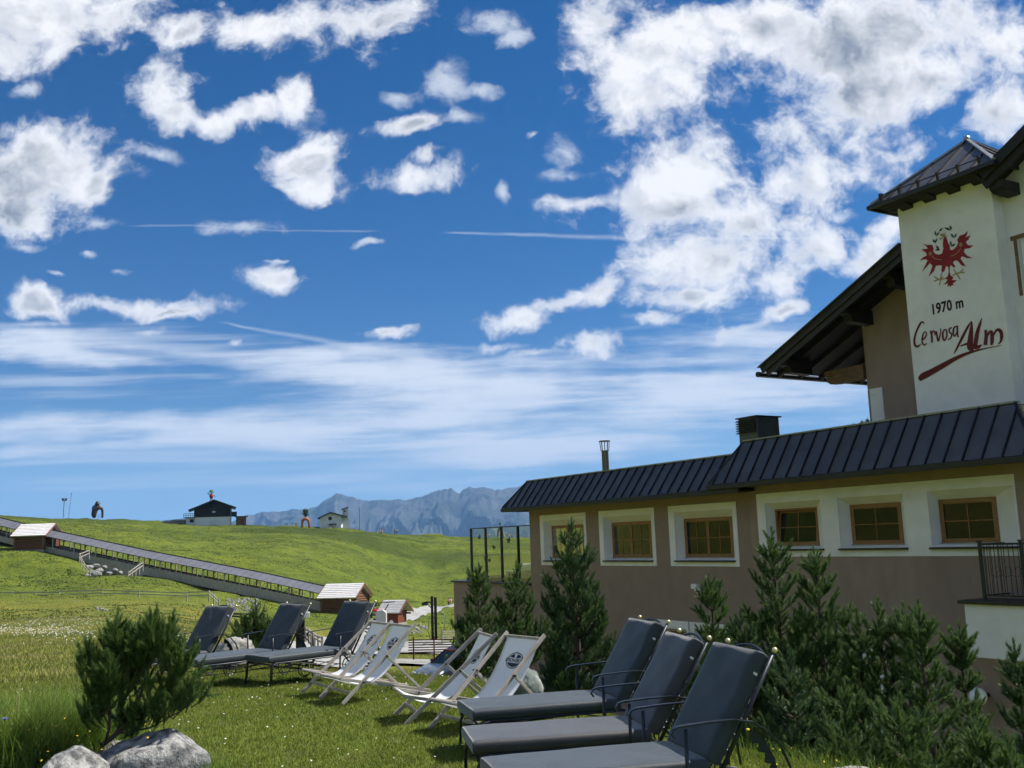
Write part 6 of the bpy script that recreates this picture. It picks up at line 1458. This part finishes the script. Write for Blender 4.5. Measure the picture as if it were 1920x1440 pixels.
# sign mast and poles
p = at(118.5,968,290); root = empty('sign_mast', p, face_cam(p), 'thin mast carrying a dark blue tapered sign, on the left ridge', 'sign'); q = MB(); q.tube([(0,0,-.5),(.15,0,5)],.11,6); q.build('mast', M['sheet_light'], root); q = MB(); q.prism([(-.62,5.2),(-.45,4.45),(.75,4.45),(.92,5.2)],'y',-.1,.1); q.build('sign_board', cmat('navy_sign',(.015,.02,.09)), root); q = MB(); q.box(.0,.3,-.13,-.1,4.6,5.05); q.build('white_mark', M['labelw'], root)
q = MB(); q.tube([(-.35,0,-.5),(.3,0,6.6)],.06,6); q.ball((.32,0,6.65),.18); tag(q.build('flagpole', M['sheet_light'], None, loc=at(130.5,968,290)), 'bare leaning pole beside the blue sign mast', 'pole')
q = MB(); q.tube([(0,0,-1),(0,0,6.4)],.07,6); tag(q.build('flagpole', M['iron'], None, loc=at(674,990,303)), 'thin dark flagpole right of the chapel, against the mountain', 'pole')
# carrot gate
p = at(573,990,292); kk = 292/FPX; root = empty('carrot_arch', p, face_cam(p), 'orange carrot-shaped gate with green leaves on top, left of the chapel', 'play sculpture')
q = MB(); pr = [(-6.3,0,0),(-6.4,0,8),(-5.6,0,13.5),(-3,0,16.2),(0,0,17),(3,0,16.2),(5.6,0,13.5),(6.4,0,8),(6.3,0,0)]; q.tube([Vector(a)*kk for a in pr],[2.0*kk,2.0*kk,2.6*kk,3*kk,3.1*kk,3*kk,2.6*kk,2.0*kk,2.0*kk],10); q.build('arch', pm('orange_paint',(.55,.13,.02),(.48,.10,.02),2,.5), root, smooth=True)
q = MB()
for a,b_,r_ in (((0,17),(0,37),2.6),((0,20),(-5,34),2.0),((0,20),(5,35),2.0),((0,21),(-8,28),1.0),((0,21),(8,27),1.0),((-1,24),(-3,37),1.6),((1,24),(3,36),1.6)):
    v0, v1 = Vector((a[0],0,a[1]))*kk, Vector((b_[0],0,b_[1]))*kk; q.tube([v0, v0.lerp(v1,.4), v0.lerp(v1,.75), v1],[.5*kk,r_*kk*.8,r_*kk,.2*kk],6)
q.build('leaves', pm('dark_green_paint',(.012,.05,.02),(.02,.07,.03),2,.6), root, smooth=True)
# chapel
D3 = 300.; k3 = D3/FPX; p = at(620,986,D3); cp_ = empty('white_chapel', p, face_cam(p), 'small white chapel with a slanting bell tower and round window, on the ridge', 'chapel')
x3 = lambda v: (v-620)*k3; z3 = lambda v: (986-v)*k3
q = MB(); q.prism([(x3(600.5),-1.2),(x3(639),-1.2),(x3(639),z3(968)),(x3(620),z3(962.5)),(x3(600.5),z3(971))],'y',-3,4); q.add([(x3(639),-3,-1.2),(x3(646),2,-1.2),(x3(646),2,z3(969)),(x3(639),-3,z3(968))],[(0,1,2,3)]); q.build('nave', M['stucco_white'], cp_)
q = MB(); q.slab([(x3(596),-4,z3(971.5)),(x3(620),-4,z3(961)),(x3(622),5,z3(961)),(x3(598),5,z3(971.5))],.28); q.slab([(x3(620),-4,z3(961)),(x3(650),-4,z3(970)),(x3(652),5,z3(970)),(x3(622),5,z3(961))],.28); q.build('roof', M['wood_dark'], cp_)
q = MB(); q.cyl((x3(619),-3.05,z3(972.8)),(x3(619),-2.9,z3(972.8)),3.4*k3,18); q.build('round_window', M['black'], cp_)
q = MB(); q.box(x3(616.5),x3(630),-3.8,-3.02,z3(984.8),z3(982.8)); q.build('porch_lintel', M['wood_dark'], cp_)
q = MB(); q.add([(x3(641.5),-.5,-1),(x3(655),-.5,-1),(x3(655),2,-1),(x3(641.5),2,-1),(x3(641.5),-.5,z3(957)),(x3(651.5),-.5,z3(953.5)),(x3(651.5),2,z3(953.5)),(x3(641.5),2,z3(957))],[(0,3,2,1),(4,5,6,7),(0,1,5,4),(1,2,6,5),(2,3,7,6),(3,0,4,7)]); tw_o = q.build('bell_tower', M['stucco_white'], cp_)
q = MB(); q.box(x3(644),x3(648),-.56,-.5,z3(965),z3(958.5)); q.build('bell_opening', M['black'], tw_o); q = MB(); q.lathe([(.22,0),(.14,.15),(.1,.35),(.02,.4)],(x3(646),-.7,z3(964)),8); q.build('bell', M['gold'], tw_o)
q = MB(); q.bar((x3(640),.7,z3(956.3)),(x3(652.6),.7,z3(952.2)),3.2,.22); q.build('tower_roof', M['wood_dark'], tw_o)
# wooden gate figure behind the glass
p = at(938.5,1012,331); kk = 331/FPX; root = empty('wooden_gate', p, face_cam(p), 'dark wooden gate figure with a hat standing on the ridge, seen through the glass screen', 'play sculpture')
def j(x, y, r): return (((x-938.5)*kk, 0, (1012-y)*kk), r*kk)
skin('frame', {'a':j(938.5,990,2.6),'h':j(938.5,986,2.3),'l1':j(934.5,996,1.7),'l2':j(932.5,1011,1.8),'r1':j(942.5,996,1.7),'r2':j(944,1011,1.8)}, [('a','h'),('a','l1'),('l1','l2'),('a','r1'),('r1','r2')], pm('green_black_wood',(.03,.04,.03),(.06,.065,.05),2,.8), root, 1)
q = MB(); q.lathe([(2.6*kk,0),(2.4*kk,.2),(1.7*kk,.3),(1.6*kk,.7)],(0,0,27*kk),10); q.build('hat', M['black'], root)
# ---- people
SKN = cmat('skin',(.45,.26,.18)); CL = {n: cmat(n+'_cloth', c) for n, c in dict(black=(.012,.012,.015), white=(.70,.70,.68), red=(.40,.05,.04), navy=(.02,.03,.08), grey=(.22,.22,.22), beige=(.42,.33,.24), pink=(.5,.25,.25), green=(.06,.15,.06)).items()}
def proto(stride, armup):
    J = {'pel':((0,0,.95),.13),'wa':((0,0,1.1),.115),'ch':((0,.01,1.32),.145),'nk':((0,.01,1.48),.06),'hd':((0,-.01,1.62),.10),'ht':((0,0,1.70),.07),
     'lh':((-.10,0,.90),.09),'lk':((-.10,-stride*.5,.50),.062),'lf':((-.10,-stride+.02,.08),.045),'lt':((-.10,-stride-.14,.04),.035),'rh':((.10,0,.90),.09),'rk':((.10,stride*.35,.50),.062),'rf':((.10,stride,.08),.045),'rt':((.10,stride-.14,.04),.035),
     'ls':((-.19,.01,1.40),.058),'le':((-.27,.05,1.14),.043),'lw':((-.26,-.10,.93+armup),.032),'rs':((.19,.01,1.40),.058),'re':((.27,.05,1.14),.043),'rw':((.27,-.06,.90),.032)}
    E_ = [('pel','wa'),('wa','ch'),('ch','nk'),('nk','hd'),('hd','ht'),('pel','lh'),('lh','lk'),('lk','lf'),('lf','lt'),('pel','rh'),('rh','rk'),('rk','rf'),('rf','rt'),('ch','ls'),('ls','le'),('le','lw'),('ch','rs'),('rs','re'),('re','rw')]
    b = skin('body', J, E_, SKN, None, 1)
    inf = lambda k, d: (J[k][0], J[k][1]+d)
    sh_ = skin('shirt', {k: inf(k,.018) for k in ('wa','ch','ls','le','rs','re')}, [('wa','ch'),('ch','ls'),('ls','le'),('ch','rs'),('rs','re')], CL['white'], None, 1)
    tr_ = skin('trousers', {k: inf(k,.016) for k in ('pel','lh','lk','rh','rk')} | {'lf':((-.10,-stride+.04,.20),.06),'rf':((.10,stride-.02,.20),.06)}, [('pel','lh'),('lh','lk'),('lk','lf'),('pel','rh'),('rh','rk'),('rk','rf')], CL['navy'], None, 1)
    hr = MB(); hr.ball((0,.025,1.68),.115,10); hr = hr.build('hair', cmat('dark_hair',(.03,.018,.01)), None, smooth=True)
    for o in (b, sh_, tr_, hr): COL.objects.unlink(o)
    return b, sh_, tr_, hr
PR = [proto(.06,0), proto(.26,.22)]
def person(px, py, D, pr, top, bot, label, group=None, rz=0., sc=1.):
    p = P(px, py, D); root = empty('person', p, face_cam(p)+rz, label, 'person', group); root.scale = (sc,sc,sc)
    for src, mt in zip(PR[pr], (None, CL[top], CL[bot], None)):
        c = src.copy(); c.parent = root
        if mt: c.data = src.data.copy(); c.data.materials[0] = mt
        COL.objects.link(c)
GR = 'walkers on the ridge'
for a in [(550,990.5,290,0,'black','beige','walker in black left of the carrot gate, on the left of a pair',GR,.3),(555.5,990.5,290,0,'black','grey','walker in black nearest the carrot gate',GR,-.3),
 (624.5,994,292,0,'black','black','person all in black standing below the chapel porch',GR,0),(708,1002,297,0,'black','white','walker in black top and white trousers, leftmost of three right of the flagpole',GR,1.3),(713,1003,297,1,'pink','beige','walker in a pink top between two others right of the flagpole',GR,1.3),(717,1003,297,1,'beige','beige','walker in beige, rightmost of three right of the flagpole',GR,1.3),
 (740.5,1003,298,1,'navy','black','walker in navy with dark trousers, far right of the open ridge',GR,-1.2),(744,1002,299,0,'white','navy','walker in a white top beside the one in navy, far right of the open ridge',GR,.4),
 (900,1009,332,0,'green','black','person in green seen through the first glass pane',GR,.2),(914,1009,332,0,'grey','beige','person in grey seen through the second glass pane, left of a pair',GR,.2),(918,1009,332,0,'white','grey','person in white seen through the second glass pane, right of a pair',GR,.6),
 (948.5,1010,332,0,'white','white','person in white right of the wooden gate behind the glass',GR,.2),(951,1010,332,0,'navy','navy','person in navy behind the third glass pane',GR,.2),(955,1010,332,1,'white','grey','person in a white top and grey trousers behind the third glass pane',GR,.6),(960,1011,332,0,'red','navy','person in a red top at the right of the group behind the glass',GR,.2),
 (841.5,1138,199,1,'red','black','walker in a red top and black trousers on the gravel path',None,1.2),(845.5,1137,200,0,'white','beige','walker in a white top on the gravel path beside the lodge corner',None,1.0)]: person(*a)
# distant spruce on the far slope, just showing over the skirt roof
def spruce(px, ytop, D, hgt, seed, label):
    g = np.random.default_rng(seed); top = P(px, ytop, D); V = []; F = []; root = empty('spruce_tree', (top.x, top.y, top.z-hgt), 0, label, 'spruce tree', 'distant spruces')
    w = MB(); w.tube([(0,0,-8),(0,0,hgt*.5),(0,0,hgt)],[.3,.2,.02],6); w.build('trunk', M['bark'], root)
    mb = MB()
    for k in range(900):
        t = g.uniform(0,1)**.7; z = hgt*(.04+.95*t); R_ = (hgt-z)*.20+.05; a = g.uniform(0,6.28); r_ = R_*g.uniform(.45,1.1); c = Vector((cos(a)*r_, sin(a)*r_, z-r_*.35)); s_ = .25+.35*(1-t)
        d = Vector((cos(a), sin(a), -.3)).normalized(); e = Vector((-sin(a), cos(a), 0)); mb.add([c-e*s_*.5, c+e*s_*.5, c+d*s_*1.3+Vector((0,0,g.normal()*.05))], [(0,1,2)])
    mb.build('crown', M['needle_dark'], root, fix=False)
spruce(1616,786,95,13,1,'distant dark spruce tip showing above the skirt roof, the tallest of them'); spruce(1600,792,99,12,2,'distant spruce tip left of the tallest one above the skirt roof'); spruce(1590,796,104,11,3,'smallest distant spruce tip above the skirt roof'); spruce(1626,782,92,13,4,'distant spruce tip beside the lodge corner window')
# ------------------------------------------------------------------ grass
def blades(name, X, Y, hgt, wid, lean, rng, mat, segs=1, curve=.3, z=None, label=None):
    n = len(X); Z = Harr(X, Y) if z is None else z; a = rng.uniform(0, 2*pi, n); h = hgt*rng.uniform(.55, 1.15, n); w = wid*rng.uniform(.7,1.2,n)
    base = np.stack([X, Y, Z-.004], -1); sd = np.stack([np.cos(a), np.sin(a), np.zeros(n)], -1)*(w/2)[:,None]
    la = rng.uniform(0, 2*pi, n); ld = np.stack([np.cos(la), np.sin(la), np.zeros(n)], -1); lm = (lean*rng.uniform(.1,1,n)*h)[:,None]
    rows = []; m = segs+1; up = np.array([[0,0,1.]])
    for k in range(segs):
        t = k/segs; c = base + up*(h[:,None]*t*(1-.15*t*lean)) + ld*lm*t**2; ww = (1-t*.7); rows += [c-sd*ww, c+sd*ww]
    rows.append(base + up*(h[:,None]*(1-.15*lean)) + ld*lm)
    V = np.stack(rows, 1); K = V.shape[1]; V = V.reshape(-1, 3); o = np.arange(n)*K; F = []
    for k in range(segs-1): F += [np.stack([o+2*k, o+2*k+1, o+2*k+3], -1), np.stack([o+2*k, o+2*k+3, o+2*k+2], -1)]
    F.append(np.stack([o+2*segs-2, o+2*segs-1, o+2*segs], -1))
    return tag(raw(name, V, np.concatenate(F), mat), kind='stuff')
def sample(n, r0, r1, a0, a1, rng, pw=2.):
    a = np.radians(rng.uniform(a0, a1, n)); u = rng.uniform(0, 1, n); r = (r0**pw + u*(r1**pw-r0**pw))**(1/pw); return r*np.sin(a), r*np.cos(a)
M['lawn'] = pm('lawn_grass', (.128,.174,.020), (.212,.236,.036), 1.2, .6, 0, trans=.3, island=.35, c3=(.19,.19,.06), s3=3.5, spec=.25)
M['tall'] = pm('tall_meadow_grass', (.12,.215,.026), (.20,.26,.05), 2.5, .6, 0, trans=.3, island=.35, spec=.25)
M['dry'] = pm('dry_grass', (.26,.21,.12), (.36,.31,.20), 6, .8, 0, trans=.2, island=.25)
M['weed'] = pm('meadow_tufts', (.13,.17,.026), (.21,.215,.045), .6, .7, 0, trans=.25, island=.3, c3=(.25,.23,.09), s3=.4)
rg = np.random.default_rng(3)
X, Y = sample(420000, 5.6, 16.5, -31, 24, rg, 1.35)
blades('lawn_grass', X, Y, .042, .0075, .8, rg, M['lawn'], 1)
X, Y = sample(9000, 6.0, 12, 8, 40, rg, 1.8); k = (np.abs(np.hypot(X,Y)-np.interp(np.degrees(np.arctan2(X,Y)), [3,8,13.7,21.5,35],[10.6,9.2,8.2,7.3,6.3])) < .55); 
blades('long_grass_edge', X[k], Y[k], .17, .006, .7, rg, M['tall'], 3)
# meadow tufts beyond the lawn
X, Y = sample(150000, 15.5, 62, -32, 1, rg, 1.2); k = np.ones(len(X), bool)
for (qx, qy, qw) in PATHPTS: k &= np.hypot(X-qx, Y-qy) > qw*.55+.2
X = X[k]; Y = Y[k]
blades('meadow_grass', X, Y, .11, .015, .8, rg, M['weed'], 1)
M['heath'] = pm('hill_tussocks', (.078,.108,.017), (.130,.160,.026), .12, .9, 0, trans=.1, island=.45, c3=(.16,.155,.05), s3=.06)
for r0_, r1_, n_, h_, w_ in ((60,130,26000,.09,.14),(120,330,34000,.15,.32)):
    X, Y = sample(n_, r0_, r1_, -31, 3, rg, 1.3); k = vnoise(X/9, Y/9, 5)+vnoise(X/3, Y/3, 6)*.6 > -.12
    for (qx, qy, qw) in PATHPTS: k &= np.hypot(X-qx, Y-qy) > qw*.62+.4
    blades('hill_tussocks', X[k], Y[k], h_, w_, .6, rg, M['heath'], 1)
# tall grass at the left foreground
def cluster(n, pts, sig, rng):
    c = np.array([[onG(a, 1400, b)[0], onG(a, 1400, b)[1]] for a, b in pts]); i = rng.integers(0, len(c), n); return c[i,0]+rng.normal(size=n)*sig, c[i,1]+rng.normal(size=n)*sig
X, Y = cluster(14000, [(-30,7.6),(20,7.4),(60,7.6),(100,7.7),(140,7.8),(170,8.0),(60,8.2),(0,8.2),(120,8.3)], .16, rg); blades('tall_grass', X, Y, .58, .0075, .75, rg, M['tall'], 4)
X, Y = cluster(2200, [(-20,7.3),(40,7.3),(90,7.4),(150,7.3),(180,7.5)], .14, rg); blades('dry_grass', X, Y, .24, .006, 1.6, rg, M['dry'], 4)
X, Y = cluster(700, [(395,7.2),(415,7.15),(380,7.3),(430,7.1)], .07, rg); blades('tall_grass', X, Y, .26, .007, .7, rg, M['tall'], 3)
X, Y = cluster(70, [(30,7.5),(110,7.9),(160,7.8),(10,8.4)], .2, rg); blades('seeding_grass', X, Y, .82, .005, .25, rg, M['dry'], 3)
# flowers
def flowers(name, X, Y, h, r, col, rng, stalk=True, zz=None, petals=6):
    Z = Harr(X, Y); mb = MB()
    for x, y, z in zip(X, Y, Z):
        t = Vector((x, y, z+h*rng.uniform(.7,1.2))); R_ = r*rng.uniform(.7,1.2); n = petals; nv = Vector((rng.normal()*.3, -.35+rng.normal()*.3, 1)).normalized(); e1 = nv.cross(Vector((1,0,0))).normalized(); e2 = nv.cross(e1)
        mb.add([t+nv*R_*.3]+[t+(e1*cos(2*pi*k/n)+e2*sin(2*pi*k/n))*R_*(1 if k % 2 else .8) for k in range(n)], [(0,k+1,(k+1)%n+1) for k in range(n)])
    return tag(mb.build(name, col, fix=False), kind='stuff')
wh_ = cmat('white_petals',(.78,.78,.72)); ye = cmat('yellow_petals',(.75,.50,.03)); bu = cmat('blue_petals',(.16,.20,.55))
X, Y = sample(260, 7, 15, -28, 8, rg, 1.6); flowers('lawn_daisies', X, Y, .04, .009, wh_, rg)
def band(n, px0, px1, py0, py1, rng, y0=15):
    XX = []; YY = []
    for _ in range(int(n*.45)):
        q = hit(rng.uniform(px0, px1), py0+(py1-py0)*rng.beta(1.6,1.6), y0); XX.append(q.x+rng.normal()*.3); YY.append(q.y+rng.normal()*.3)
    return np.array(XX), np.array(YY)
for (a,b_,c,d,n) in ((-10,150,1172,1196,700),(60,215,1160,1176,380),(100,330,1186,1204,360),(-10,120,1180,1192,250),(300,350,1196,1210,150),(40,330,1150,1215,300)):
    X, Y = band(n, a, b_, c, d, rg, 18); flowers('white_meadow_flowers', X, Y, .10, .020, wh_, rg)
X, Y = sample(45, 7.2, 9.5, -28, -20, rg); flowers('yellow_flowers', X, Y, .40, .009, ye, rg)
X, Y = sample(60, 6.4, 8.4, 13, 30, rg); flowers('yellow_flowers', X, Y, .09, .008, ye, rg)
p = onG(9, 1352, 7.0, 0); q = MB(); top = P(9,1350,7.0); q.tube([p, top],.003,5); b = q.build('blue_wildflower', M['tall'], None); tag(b, 'single blue-violet wildflower on a thin stalk at the left edge', 'flower')
q = MB()
for i in range(14):
    a = i*2*pi/7; e = .35 if i < 7 else .9; d = Vector((cos(a+e), sin(a+e), e)).normalized()*.026; sd_ = Vector((-sin(a+e), cos(a+e), 0))*.007; q.add([top, top+d*.6+sd_, top+d, top+d*.6-sd_], [(0,1,2,3)])
q.build('petals', bu, b, fix=False)
for (px, py, D_) in ((1398,1348,7.9),(1402,1368,7.7)):
    t_ = P(px, py, D_); g0 = Vector((t_.x, t_.y, H(t_.x, t_.y))); q = MB(); q.tube([g0, t_],.0025,5); b = q.build('dandelion', M['tall'], None); tag(b, 'orange-yellow flower on a stalk right of the nearest lounger, the '+('taller' if py == 1348 else 'shorter')+' one', 'flower'); q = MB(); q.ball(t_, .016, 10, .6); q.build('flower_head', ye, b)
